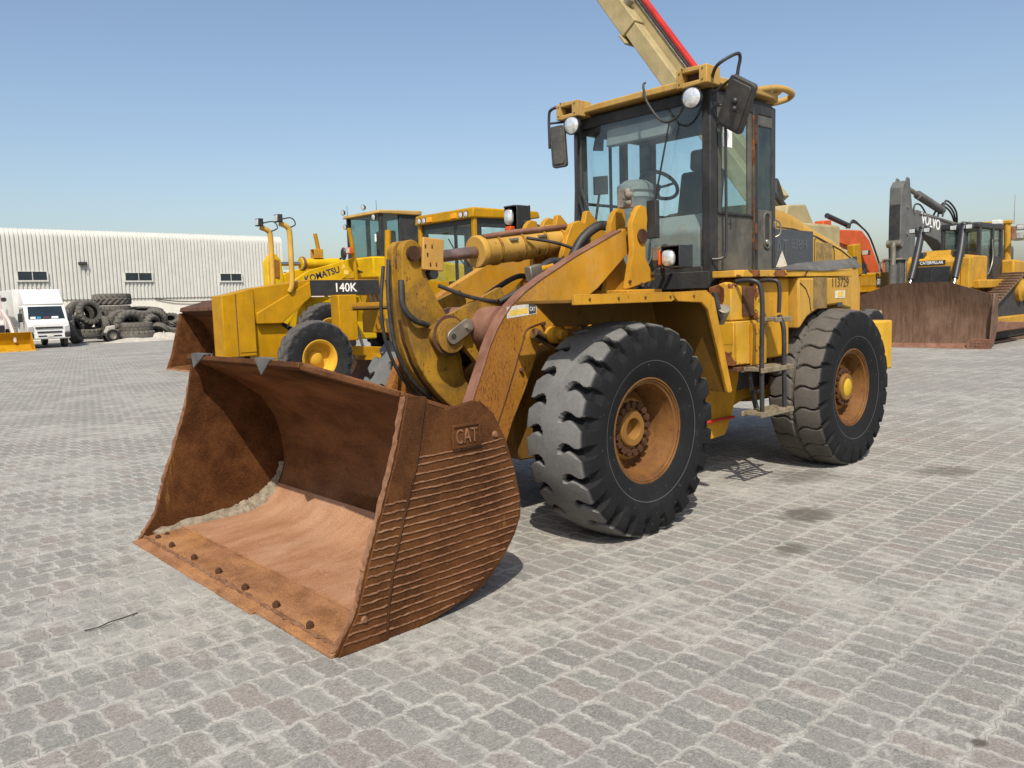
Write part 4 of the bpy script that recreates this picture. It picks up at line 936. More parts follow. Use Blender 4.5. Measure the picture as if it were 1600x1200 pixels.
# battery box, lower box, step box
MB().prism([(.80, 1.39), (1.01, 1.39), (1.01, 1.665), (.95, 1.70), (.80, 1.66)], -1.62, -1.345, 'X').build('battery_box', M['yellow_box'], L, .012)
MB().box(-1.72, -1.34, .76, 1.03, 1.03, 1.385).build('tool_box', M['yellow_box'], L, .008)
MB().box(-1.345, -1.338, .80, 1.028, 1.20, 1.375).build('box_lid', M['yellow_box'], L, .003)
MB().box(-1.52, -1.36, 1.031, 1.045, 1.04, 1.375).build('step_plate', M['yellow_box'], L, .004)
SP = MB().box(-1.80, -1.58, 1.031, 1.06, 1.02, 1.36).build('step_panel', M['yellow'], L, .006)
for z in (1.30, 1.16):
    for k in range(3): MB().obox((-1.63-k*.055, 1.064, z), (.028, .008, .045), Matrix.Rotation(.35, 3, 'Y')).build('tread_cleat', M['yellow_box'], SP, .002)
MB().box(-1.66, -1.50, 1.0, 1.03, 1.42, 1.66).build('latch_panel', M['rust_dark'], L, .008)
MB().box(-1.72, -1.665, .99, 1.05, 1.40, 1.70).build('ladder_post', paint('chipped_post_paint', (.56, .34, .03), rust=.50, rscale=8), L, .006)
MB().box(-1.78, -1.36, .80, 1.06, .985, 1.022).build('box_floor', M['rust_dark'], L, .004)
hose([(-1.40, 1.02, 1.70), (-1.42, 1.14, 1.705), (-1.45, 1.20, 1.66), (-1.46, 1.215, 1.5), (-1.45, 1.215, 1.1), (-1.46, 1.215, .67)], .019, 'black', 10, 'ladder_rail')
hose([(-1.72, 1.02, 1.70), (-1.74, 1.14, 1.705), (-1.76, 1.19, 1.66), (-1.76, 1.19, 1.44)], .017, 'black', 10, 'ladder_rail')
hose([(-1.80, 1.17, 1.42), (-1.80, 1.21, 1.3), (-1.80, 1.215, 1.0), (-1.81, 1.215, .67)], .019, 'black', 10, 'ladder_rail')
def step(x0, x1, y0, y1, z, nm='ladder_step'):
    b = MB(); b.box(x0, x1, y0, y0+.018, z-.03, z+.01); b.box(x0, x1, y1-.018, y1, z-.03, z+.01)
    for k in range(7):
        x = x0+(x1-x0)*(k+.5)/7; b.box(x-.012, x+.012, y0+.018, y1-.018, z-.02, z+.012)
    return b.build(nm, plain('muddy_step', (.17, .135, .085), .9, var=.35, sc=18, dust=.4, dcol=(.34, .28, .18)), L, .004)
step(-1.90, -1.40, 1.06, 1.25, .655); step(-1.92, -1.42, 1.04, 1.24, 1.005); step(-1.95, -1.70, 1.03, 1.20, 1.395)
hose([(-1.62, 1.0, 1.0), (-1.62, 1.02, .85), (-1.64, 1.06, .66)], .022, 'hose', 8, 'step_strap'); hose([(-1.80, 1.0, .98), (-1.72, 1.05, .82), (-1.60, 1.05, .80)], .012, 'hose', 8)
# rear frame, belly, hitch, red lock bar
MB().prism([(-1.50, .60), (-1.40, .95), (-1.45, 1.30), (-1.75, 1.45), (-4.3, 1.35), (-4.3, .80), (-3.4, .70), (-2.5, .60), (-2.1, .50)], -.42, .42).build('rear_frame', M['yellow'], L, .012)
MB().prism([(-1.0, .40), (-1.35, .33), (-1.9, .36), (-2.02, .55), (-2.12, .85), (-2.12, 1.03), (-1.30, 1.03), (-1.15, .70)], .55, .60).build('hitch_plate', M['yellow'], L, .008)
MB().cyl((-1.51, 0, .35), (-1.51, 0, 1.3), .09, .09, 20).build('hitch_pin', M['rust_dark'], L)
MB().box(-2.0, -.95, .61, .64, .502, .524).build('steering_lock_bar', M['red'], L, .006)
MB().box(-1.25, -.95, .50, .62, .33, .40).build('frame_foot', M['yellow'], L, .008)
hose([(-.95, .9, .88), (-1.05, .8, .83), (-1.15, .72, .78), (-1.3, .6, .8)], .018, 'steel_dull', 8, 'steering_hose')
MB().cyl((-1.0, .55, .58), (-1.7, .38, .62), .045, .045, 16).build('steering_cylinder', M['yellow'], L)
MB().box(-2.75, -2.2, .2, .55, .72, 1.04).build('fuel_tank', M['dark'], L, .03)
# ---- hood
top = [(-2.56, 2.43), (-2.85, 2.42), (-3.2, 2.375), (-3.65, 2.255), (-4.15, 2.13), (-4.45, 2.03), (-4.60, 1.92), (-4.66, 1.75)]
HD = MB(); V = []; F = []; prof_n = 0; tops = spline([(x, 0, z) for x, z in top], 5)
for x, _, z in tops:
    hw_ = .56; r = .11
    sec = [(-hw_, 1.20), (-hw_, z-r)]+[( -hw_+r-r*math.cos(a), z-r+r*math.sin(a)) for a in (rad(30), rad(60), rad(90))]+[(0, z+.012)]
    sec = sec+[(-y, zz) for y, zz in sec[-2::-1]]; prof_n = len(sec); V += [(x, y, zz) for y, zz in sec]
for i in range(len(tops)-1):
    for k in range(prof_n-1): F.append((i*prof_n+k, i*prof_n+k+1, (i+1)*prof_n+k+1, (i+1)*prof_n+k))
F.append(tuple(range(prof_n))); F.append(tuple(range((len(tops)-1)*prof_n, len(tops)*prof_n))[::-1])
HD.add(V, F); HOOD = HD.build('hood', M['yellow_soft'], L)
MB().box(-3.56, -2.60, .561, .566, 1.80, 2.205).build('hood_decal', M['decal_grey'], HOOD)
text('CAT', M['letter_ghost'], HOOD, (-2.88, .5675, 2.03), (-1, 0, 0), (0, 0, 1), .36, .17, .001)
text('938H', M['letter_ghost'], HOOD, (-3.27, .5675, 2.07), (-1, 0, 0), (0, 0, 1), .30, .10, .001)
MB().prism([(-2.83, 1.845), (-3.05, 1.84), (-2.94, 2.0)], .567, .5695).build('triangle_sign', M['sticker_w'], HOOD)
MB().box(-3.98, -3.64, .561, .568, 1.80, 2.10).build('dusty_grille', plain('dusty_grille', (.23, .155, .05), .9, var=.35, sc=14), HOOD, .01)
MB().tube([(-3.60, .562, 1.80), (-3.60, .562, 2.13), (-3.64, .562, 2.15), (-4.0, .562, 2.06), (-4.03, .562, 2.02), (-4.03, .562, 1.80)], .005, 6).build('panel_seam', M['dark'], HOOD)
MB().tube([(-2.6, .562, 2.235), (-3.2, .562, 2.215), (-3.65, .562, 2.155), (-4.2, .562, 2.03), (-4.45, .562, 1.94)], .005, 6).build('panel_seam', M['dark'], HOOD)
MB().box(-4.56, -4.46, .560, .57, 1.84, 1.97).build('rear_grille', M['dark'], HOOD, .01)
# counterweight
CW = MB().prism([(-4.22, .85), (-4.22, -.85), (-4.86, -.72), (-4.90, 0), (-4.86, .72), (-4.83, .85)], .73, 1.265, 'Z').build('counterweight', paint('bumper_paint', (.68, .38, .02), rust=.74, rscale=10, dust=.1, grad=(0, -4.70, -4.88, .2)), L, .02)
MB().box(-4.75, -4.2, -.5, .5, 1.26, 1.45).build('radiator_guard', M['yellow'], L, .02)
# ================================================================== background machines (built in world metres, stored relative to each thing's base)
class W:
    """a thing whose parts are given in world coordinates"""
    def __init__(s, name, label, cat, loc, group=None):
        s.o = thing(name, label, cat, loc, 0, group); s.l = Vector(loc)
    def b(s, mb, name, mat, par=None, bevel=0.0, ang=38):
        mb.v = [(x-s.l.x, y-s.l.y, z-s.l.z) for x, y, z in mb.v]
        return mb.build(name, M[mat] if isinstance(mat, str) else mat, par or s.o, bevel, ang)
    def t(s, body, mat, c, xd, ud, par=None, **k): return text(body, M[mat], par or s.o, Vector(c)-s.l, xd, ud, **k)
    def wheel(s, c, me_t, me_r, sc=1.0, sy=1, rot=0.0, hubm=None):
        w_ = part_empty('wheel', s.o, Vector(c)-s.l, (0, rot, 0 if sy > 0 else math.pi)); w_.scale = (sc, sc, sc)
        obj('tyre', me_t, w_); obj('rim', me_r, w_)
        if hubm: obj('hub', hubm, w_)
        return w_
tm_lug = tyre_mesh('tyre', M['tyre_far'], .69, .19, .335, 'lug', 18*16, 18, .03, 8)
tm_big = tyre_mesh('tyre', M['tyre_far'], .69, .25, .335, 'lug', 22*14, 22, .035, 8)
rim_y = rim_mesh(M['yellow_rim2'], .345, .15, -.05); rim_y2 = rim_mesh(M['yellow_rim2'], .345, .2, -.02)
hy = MB().lathe([(0, .05), (.06, .05), (.12, .02), (.15, -.03), (.15, -.06)], (0, 0, 0), (0, 1, 0), 24).mesh('hub', M['yellow_rim2'])
def lampbox(w_, c, s_=.07, par=None, m='black', d=(1, 0, 0)):
    x, y, z = c; q = w_.b(MB().box(x-s_*1.1, x, y-s_, y+s_, z-s_*.8, z+s_*.8), 'work_lamp', m, par, .012)
    w_.b(MB().box(x, x+.012, y-s_*.82, y+s_*.82, z-s_*.62, z+s_*.62), 'lamp_lens', 'lens', par if par and par is not w_.o else q, .006); return q

# ---- motor grader beside the loader
G = W('motor_grader', 'yellow motor grader with a black numbered panel, parked just behind the bucket', 'motor grader', (-2.83, -9.23, 0))
gy0, gy1 = -9.45, -9.01
nose = G.b(MB().prism([(-1.45, .78), (-1.45, 1.85), (-1.60, 1.87), (-2.03, 1.97), (-2.03, .78)], gy0, gy1), 'nose_block', 'yellow_new', None, .012)
G.b(MB().box(-1.70, -1.69, gy1+.0005, gy1+.006, .80, 1.87), 'panel_seam', 'dark', nose)
G.b(MB().box(-2.02, -1.72, gy1+.001, gy1+.012, .85, 1.80), 'nose_cover', 'yellow_new', nose, .004)
fr_ = G.b(MB().prism([(-2.032, 1.40), (-2.032, 1.972), (-3.13, 2.115), (-5.4, 2.11), (-6.6, 2.05), (-6.6, 1.70), (-5.4, 1.80), (-3.13, 1.82), (-2.75, 1.55), (-2.5, 1.36)], gy0+.02, gy1-.02), 'main_frame', 'yellow_new', None, .012)
G.b(MB().prism([(-2.05, 1.34), (-2.05, 1.53), (-3.12, 2.08), (-3.14, 1.80), (-2.52, 1.33)], gy1-.02, gy1+.045), 'side_gusset', 'yellow_new', fr_, .015)
pan = G.b(MB().box(-5.25, -3.15, gy1-.019, gy1-.008, 1.825, 2.105), 'number_panel', 'black', fr_)
G.t('140K', 'letter_w', (-3.92, gy1-.006, 1.965), (-1, 0, 0), (0, 0, 1), pan, width=.46, height=.17, ext=.002, bold=.012)
G.b(MB().prism([(-2.05, .70), (-2.05, 1.36), (-2.5, 1.36), (-2.95, 1.0), (-3.2, .66), (-2.83, .55), (-2.4, .55)], gy0+.08, gy1-.08), 'axle_support', 'yellow_new', None, .02)
G.b(MB().box(-2.98, -2.68, -10.0, -8.45, .58, .80), 'front_axle', 'yellow_new', None, .03)
for sy in (1, -1): G.wheel((-2.83, -9.23+sy*.86, .685), tm_lug, rim_y, 1.0, sy, .2, hy)
for sy, zt, X in ((1, 3.06, -2.70), (-1, 3.04, -2.62)):
    y = -9.23+sy*.27
    pst = G.b(MB().tube(spline([(X, y, 1.90), (X-.04, y+.03*sy, 2.05), (X-.05, y+.03*sy, 2.5), (X-.05, y+.03*sy, 2.95), (X-.0, y+.03*sy, zt), (X+.13, y+.03*sy, zt+.05)], 5), .048, 10), 'lamp_post', paint('post_yellow', (.55, .32, .05), rust=.8))
    lampbox(G, (X+.20, y+.03*sy, zt+.14), .085, pst)
    G.b(MB().tube(spline([(X+.12, y, zt+.12), (X-.1, y+.02, zt+.16), (X-.18, y+.02, zt+.05), (X-.05, y+.03, zt-.02)], 5), .012, 6), 'lamp_cable', 'hose', pst)
# drawbar, circle, blade and lift cylinders
G.b(MB().prism([(-3.0, .75), (-3.0, .92), (-5.3, .72), (-5.3, .52)], -9.42, -9.04), 'drawbar', 'yellow_new', None, .02)
G.b(MB().lathe([(.55, -.06), (.72, -.06), (.72, .06), (.55, .06)], (-5.0, -9.23, .60), (0, 0, 1), 36, close=True), 'turn_circle', 'yellow_new')
mb_ = MB(); mb_.sheet([(-4.75, .02), (-4.92, .18), (-4.95, .38), (-4.82, .62)], -11.0, -7.5, .03); G.b(mb_, 'grader_blade', 'rust_dark', None, .005)
G.b(MB().box(-5.15, -4.75, -9.85, -8.6, 1.05, 1.83), 'lift_saddle', 'yellow_new', None, .02)
for sy in (1, -1):
    c1 = G.b(MB().cyl((-4.55, -9.23+sy*.62, 1.35), (-4.45, -9.23+sy*.62, 2.15), .065, .065, 16), 'blade_cylinder', 'yellow_new')
    G.b(MB().cyl((-4.70, -9.23+sy*.55, .75), (-4.55, -9.23+sy*.62, 1.36), .034, .034, 14), 'piston_rod', 'steel', c1)
G.b(MB().prism([(-3.55, .95), (-3.55, 1.82), (-3.95, 1.82), (-3.95, .95)], -9.02, -8.72), 'valve_box', 'yellow_new', None, .02)
for k in range(4): G.b(MB().tube(spline([(-4.4-.1*k, -8.97, 1.82), (-4.45-.1*k, -8.9, 1.62-.06*k), (-4.75-.05*k, -8.88, 1.55), (-5.0, -8.9, 1.75)], 6), .018, 7), 'hydraulic_hose', 'hose')
G.b(MB().box(-4.83, -4.73, -9.0, -8.93, 1.86, 1.98), 'junction_box', 'steel_dull', None, .008)
# cab
cx0, cx1, cy0, cy1, zt = -6.42, -7.85, -9.95, -8.12, 3.36
gc = MB()
for x in (cx0, cx1):
    for y in (cy0, cy1): gc.box(x-.045, x+.045, y-.045, y+.045, 1.55, zt)
gc.box(cx1-.05, cx0+.05, cy0-.05, cy1+.05, 1.46, 1.56); gc.box(cx1, cx0, cy0-.04, cy0+.04, 1.5, 1.62); gc.box(cx1, cx0, cy1-.04, cy1+.04, 1.5, 1.62); gc.box(cx0-.04, cx0+.04, cy0, cy1, 1.5, 1.62); gc.box(cx1-.04, cx1+.04, cy0, cy1, 1.5, 2.0)
GC = G.b(gc, 'cab', 'yellow_new', None, .012)
G.b(MB().prism([(cx0+.10, zt-.05), (cx0+.07, zt+.16), (cx1-.35, zt+.16), (cx1-.40, zt+.02), (cx1-.10, zt-.02)], cy0-.08, cy1+.08), 'cab_roof', 'yellow_new', GC, .03)
inn = MB()
inn.box(cx0-.03, cx0-.01, cy0+.045, cy0+.13, 1.62, zt-.02); inn.box(cx0-.03, cx0-.01, cy1-.13, cy1-.045, 1.62, zt-.02); inn.box(cx0-.03, cx0-.01, cy0+.13, cy1-.13, zt-.16, zt-.02); inn.box(cx0-.03, cx0-.01, cy0+.13, cy1-.13, 1.95, 2.06); inn.box(cx0-.03, cx0-.01, -8.80, -8.70, 2.06, zt-.16)
for y in (cy1-.02, cy0):
    inn.box(cx1+.05, cx0-.05, y, y+.02, zt-.22, zt-.02); inn.box(cx1+.05, cx0-.05, y, y+.02, 1.95, 2.05); inn.box(cx0-.20, cx0-.05, y, y+.02, 2.05, zt-.22); inn.box(cx1+.05, cx1+.20, y, y+.02, 2.05, zt-.22)
G.b(inn, 'window_frames', 'black', GC, .006)
G.b(MB().box(cx0-.022, cx0-.016, cy0+.1, cy1-.1, 1.62, zt-.1), 'windscreen', 'glass', GC)
for y in (cy0+.012, cy1-.012): G.b(MB().box(cx1+.1, cx0-.1, y-.003, y+.003, 1.64, zt-.15), 'side_glass', 'glass', GC)
G.b(MB().box(cx1-.01, cx1, cy0+.1, cy1-.1, 2.0, zt-.1), 'rear_glass', 'glass', GC)
G.b(MB().tube([(cx0+.02, -8.95, 2.95), (cx0+.05, -8.6, 2.55), (cx0+.03, -8.4, 2.35)], .015, 6), 'wiper', 'black', GC)
G.b(MB().box(cx1+.3, cx1+.8, -9.3, -8.75, 1.7, 2.65), 'seat', 'seat', GC, .06)
for y in (-9.85, -9.68, -8.42, -8.25):
    G.b(MB().lathe([(0, -.06), (.05, -.06), (.07, -.02), (.072, 0), (.06, .008)], (cx0+.10, y, zt+.03), (1, 0, 0), 16), 'roof_lamp', 'black', GC); G.b(MB().lathe([(.062, .006), (.03, .02), (0, .024)], (cx0+.10, y, zt+.03), (1, 0, 0), 16), 'lamp_lens', 'lens', GC)
for y in (-9.48, -8.64): G.b(MB().box(cx0+.08, cx0+.13, y-.08, y+.08, zt-.02, zt+.08), 'turn_lamp', 'amber2', GC, .008)
G.b(MB().tube([(-5.55, -10.1, 1.6), (-5.60, -10.1, 2.2), (-5.65, -10.08, 3.20)], .07, 12), 'front_post', 'yellow_new', GC)
# rear engine bay and tandem wheels
G.b(MB().prism([(-7.9, 1.0), (-7.9, 2.35), (-9.6, 2.25), (-10.1, 1.9), (-10.1, 1.0)], -9.75, -8.70), 'engine_hood', 'yellow_new', None, .05)
for sy in (1, -1):
    G.b(MB().box(-9.6, -7.6, -9.23+sy*.7-.12, -9.23+sy*.7+.12, .5, .85), 'tandem_case', 'yellow_new', None, .03)
    for x in (-7.8, -9.35): G.wheel((x, -9.23+sy*1.0, .685), tm_lug, rim_y, 1.0, sy, .4, hy)
hr = MB()
for a in (-9.3, -8.9, -8.55): hr.tube(spline([(-8.2, a, 2.35), (-8.2, a, 2.9), (-8.2, a+.08, 2.98), (-8.2, a+.3, 2.98)], 4), .018, 6)
G.b(hr, 'handrail', 'black')

# ---- second, larger wheel loader behind the grader
K = W('wheel_loader', 'lemon yellow wheel loader with a tall dark cab, standing behind the motor grader', 'wheel loader', (-7.2, -16.85, 0))
kc = -16.85
kb = K.b(MB().sheet([(-3.80, .03), (-4.55, .05)]+arc((-4.62, .58), .53, 270, 178, 8)+[(-5.05, .95), (-4.85, 1.30), (-4.35, 1.62)], kc-1.65, kc+1.65, -.035), 'bucket', 'bucket_in', None, .005)
kside = [(-3.77, 0), (-3.95, .40), (-4.28, 1.58), (-4.95, 1.30), (-5.15, .85), (-5.12, .45), (-4.85, .12), (-4.5, 0)]
for sy in (1, -1):
    a, b = sorted((kc+sy*1.65, kc+sy*1.62)); K.b(MB().prism(kside, a, b), 'side_plate', 'bucket', kb, .005)
    a, b = sorted((kc+sy*1.65, kc+sy*1.69)); K.b(MB().prism([(-3.73, 0), (-3.90, .42), (-4.20, 1.55), (-4.34, 1.55), (-4.08, .42), (-4.0, 0)], a, b), 'side_cutter', 'bucket_in', kb, .006)
K.b(MB().prism([(-4.18, 1.60), (-4.22, 1.70), (-5.0, 1.90), (-5.05, 1.80), (-4.9, 1.30)], kc-1.6, kc+1.6), 'spill_guard', 'rust_dark', kb, .01)
K.b(MB().prism([(-3.72, 0), (-3.74, .03), (-4.0, .06), (-4.0, 0)], kc-1.7, kc+1.7), 'cutting_edge', 'edge', kb, .004)
karm = [(-8.55, 3.02), (-8.37, 2.98), (-7.0, 2.64), (-6.4, 2.28), (-5.95, 1.7), (-5.3, .55), (-5.5, .42), (-5.8, .55), (-6.5, 1.45), (-7.1, 1.98), (-8.0, 2.35), (-8.65, 2.75)]
for sy in (1, -1):
    a, b = sorted((kc+sy*.62, kc+sy*.75)); KA = K.b(MB().prism(karm, a, b), 'lift_arm', 'yellow_kom', None, .015)
    if sy > 0:
        K.t('KOMATSU', 'letter_blue', (-7.42, kc+.753, 2.53), (-1, 0, .27), (.27, 0, 1), KA, width=1.15, height=.19, ext=.002, bold=.02)
        K.b(MB().prism([(-8.05, 2.68), (-8.22, 2.73), (-8.12, 2.85)], kc+.751, kc+.754), 'warning_sticker', 'sticker_y', KA)
        K.b(MB().box(-8.28, -8.13, kc+.751, kc+.754, 2.53, 2.65), 'warning_sticker', 'sticker_y', KA)
K.b(MB().prism([(-6.20, 3.12), (-6.05, 2.9), (-6.05, 2.3), (-5.75, 1.4), (-5.95, 1.2), (-6.35, 1.9), (-6.55, 2.3), (-6.48, 2.95), (-6.33, 3.14)], kc-.16, kc+.16), 'tilt_lever', 'yellow_kom', None, .03)
K.b(MB().prism([(-6.16, 3.0), (-6.14, 2.5), (-6.38, 2.45), (-6.40, 2.95)], kc+.162, kc+.19), 'lever_plate', 'yellow_arm', None, .01)
tc_ = K.b(MB().lathe([(0, 0), (.17, 0), (.19, .03), (.19, .12), (.15, .14), (.15, 1.25), (0, 1.3)], (-7.15, kc, 2.87), (-1, 0, .02), 24), 'tilt_cylinder', 'yellow_kom')
K.b(MB().cyl((-6.35, kc, 2.85), (-7.16, kc, 2.87), .06, .06, 14), 'piston_rod', 'steel', tc_)
K.b(MB().lathe([(.19, .02), (.205, .03), (.205, .10), (.19, .11)], (-7.15, kc, 2.87), (-1, 0, .02), 24), 'gland', 'rust_tube', tc_)
lg = MB()
for y in (kc-.1, kc+.1): lg.box(-7.85, -7.55, y-.012, y+.012, 3.03, 3.30)
lg.box(-7.85, -7.55, kc-.1, kc+.1, 3.28, 3.30); lg.box(-7.85, -7.55, kc-.1, kc+.1, 3.03, 3.05); K.b(lg, 'sensor_guard', 'yellow_arm', None, .01)
for sy in (1, -1):
    K.wheel((-7.25, kc+sy*1.12, .86), tm_big, rim_y2, 1.265, sy, .1, hy); K.wheel((-10.9, kc+sy*1.12, .86), tm_big, rim_y2, 1.265, sy, .3, hy)
    a, b = sorted((kc+sy*.85, kc+sy*1.45)); K.b(MB().sheet([(-8.35, 1.15), (-8.15, 1.85), (-7.5, 1.98), (-7.0, 1.95)], a, b, .03), 'front_fender', 'yellow_kom', None, .006)
    K.b(MB().tube(spline([(-8.45, kc+sy*.9, 1.9), (-8.40, kc+sy*.95, 2.6), (-8.30, kc+sy*.98, 3.4), (-8.22, kc+sy*.98, 3.85)], 4), .06, 10), 'lamp_post', 'yellow_new')
    lampbox(K, (-8.12, kc+sy*1.03, 3.2), .11, m='orange')
K.b(MB().box(-9.3, -6.9, kc-.55, kc+.55, .6, 1.9), 'front_frame', 'yellow_kom', None, .04)
K.b(MB().box(-12.9, -9.2, kc-.75, kc+.75, .8, 2.2), 'rear_frame', 'yellow_kom', None, .04)
K.b(MB().prism([(-10.7, 2.2), (-10.7, 3.0), (-12.8, 2.85), (-13.3, 2.4), (-13.3, 1.4), (-12.8, 1.2)], kc-.85, kc+.85), 'hood', 'yellow_kom', None, .08)
K.b(MB().box(-10.7, -8.95, kc-1.0, kc+1.05, 2.42, 3.05), 'cab_base', 'yellow_kom', None, .05)
kx0, kx1, ky0, ky1, kz0, kz1 = -9.35, -10.7, kc-.85, kc+.95, 3.06, 4.32
kcab = MB()
for x, y in ((kx0, ky0), (kx0, ky1), (kx1, ky0), (kx1, ky1), (-10.05, ky1), (-10.05, ky0)): kcab.box(x-.06, x+.06, y-.05, y+.05, kz0, kz1)
kcab.box(kx1-.07, kx0+.07, ky0-.06, ky1+.06, kz0-.01, kz0+.03); kcab.box(kx1, kx0, ky1-.04, ky1+.03, kz0, kz0+.25); kcab.box(kx1, -10.05, ky1-.045, ky1+.035, kz0, kz1)
KC = K.b(kcab, 'cab', 'cab', None, .012)
K.b(MB().prism([(kx0+.18, kz1), (kx0+.12, kz1+.10), (kx1-.1, kz1+.14), (kx1-.1, kz1)], ky0-.1, ky1+.12), 'cab_roof', 'yellow_roof', KC, .03)
K.b(MB().box(kx0-.01, kx0, ky0+.05, ky1-.05, kz0, kz1), 'windscreen', 'glass_far', KC); K.b(MB().box(-9.99, kx0-.06, ky1-.01, ky1, kz0+.25, kz1), 'door_glass', 'glass_far', KC); K.b(MB().box(kx1+.06, kx0-.06, ky0, ky0+.01, kz0, kz1), 'side_glass', 'glass_far', KC); K.b(MB().box(kx1, kx1+.01, ky0+.05, ky1-.05, kz0, kz1), 'rear_glass', 'glass_far', KC)
K.b(MB().box(-10.35, -9.95, kc-.3, kc+.3, kz0-.1, kz0+.85), 'seat', 'seat', KC, .06)
K.b(MB().box(kx0+.02, kx0+.03, ky1-.32, ky1-.24, kz0+.45, kz0+.68), 'paper_notice', 'paper', KC)
for y, z in ((ky0-.08, kz1+.2), (kc+.25, kz1+.24), (kc+.8, kz1-.1), (ky0, kz1-.25)):
    q = K.b(MB().lathe([(0, -.08), (.06, -.07), (.09, -.01), (.09, .01)], (kx0+.15, y, z), (1, 0, -.1), 16), 'roof_lamp', 'black', KC); K.b(MB().lathe([(.085, .008), (.04, .02), (0, .024)], (kx0+.15, y, z), (1, 0, -.1), 16), 'lamp_lens', 'lens', KC)
for y in (ky0-.05, kc+.75): K.b(MB().cyl((kx0, y, kz1+.1), (kx0, y, kz1+.42), .008, .006, 6), 'aerial', 'black', KC)
hr = MB(); hr.tube(spline([(-8.75, kc-.5, 2.6), (-8.7, kc-.45, 2.95), (-8.6, kc-.2, 3.05), (-8.55, kc+.1, 3.0), (-8.6, kc+.3, 2.7)], 5), .03, 8); hr.ball((-8.75, kc-.25, 3.2), .14, (.5, 1, 1.4)); K.b(hr, 'mirror', 'black')
for k in range(3): K.b(MB().tube(spline([(-8.2, kc+.3+.1*k, 2.85), (-8.5, kc+.35+.1*k, 2.9-.1*k), (-8.85, kc+.4+.1*k, 2.6)], 5), .03, 7), 'hydraulic_hose', 'hose')

# ---- bulldozer at the right
Z = W('bulldozer', 'yellow crawler bulldozer with a wide brown blade lowered on the ground', 'bulldozer', (-21.8, -4.05, 0))
zc = -4.03; V = []; F = []
prf = [(-18.55, 0), (-18.72, .35), (-18.80, .75), (-18.76, 1.15), (-18.60, 1.55)]
ysb = [-5.78+3.5*i/24 for i in range(25)]
def topz(y):
    d = abs(y-zc); return 1.755 if d < .72 else 1.755-(d-.72)*.36/1.03*1.0
for y in ysb:
    s_ = topz(y)/1.55
    for x, z in prf: V.append((x, y, z*s_ if z > 0 else 0))
    for x, z in prf: V.append((x-.05, y, z*s_ if z > 0 else 0))
n = len(prf); mb_ = MB()
for i in range(24):
    for k in range(n-1):
        a = i*2*n+k; b = a+2*n; F += [(a, a+1, b+1, b), (a+n, b+n, b+n+1, a+n+1)]
    a = i*2*n; b = a+2*n; F += [(a, b, b+n, a+n), (a+n-1, a+2*n-1, b+2*n-1, b+n-1)]
for i in (0, 24): F.append(tuple([i*2*n+k for k in range(n)]+[i*2*n+n+k for k in range(n-1, -1, -1)]))
BLD = Z.b(mb_.add(V, F), 'blade', 'blade')
Z.b(MB().prism([(-18.50, -.0), (-18.52, .03), (-18.70, .235), (-18.73, .235), (-18.60, 0)], -5.75, -2.75), 'cutting_edge', 'rust_tube', BLD, .004)
Z.b(MB().prism([(-2.78, .0), (-2.26, -.01), (-2.22, .25), (-2.70, .25), (-2.80, .15)], -18.70, -18.49, 'X'), 'corner_bit', 'rust_tube', BLD, .006)
for a in range(4):
    for r in range(2): Z.b(MB().lathe([(0, .01), (.022, .01), (.025, 0)], (-18.488, -2.66+a*.09, .09+r*.07), (1, 0, 0), 10), 'bit_bolt', 'track', BLD)
Z.b(MB().prism([(-18.50, .05), (-18.75, 1.42), (-19.05, 1.42), (-19.1, .6), (-18.8, .05)], -2.285, -2.235), 'end_plate', 'blade', BLD, .02)
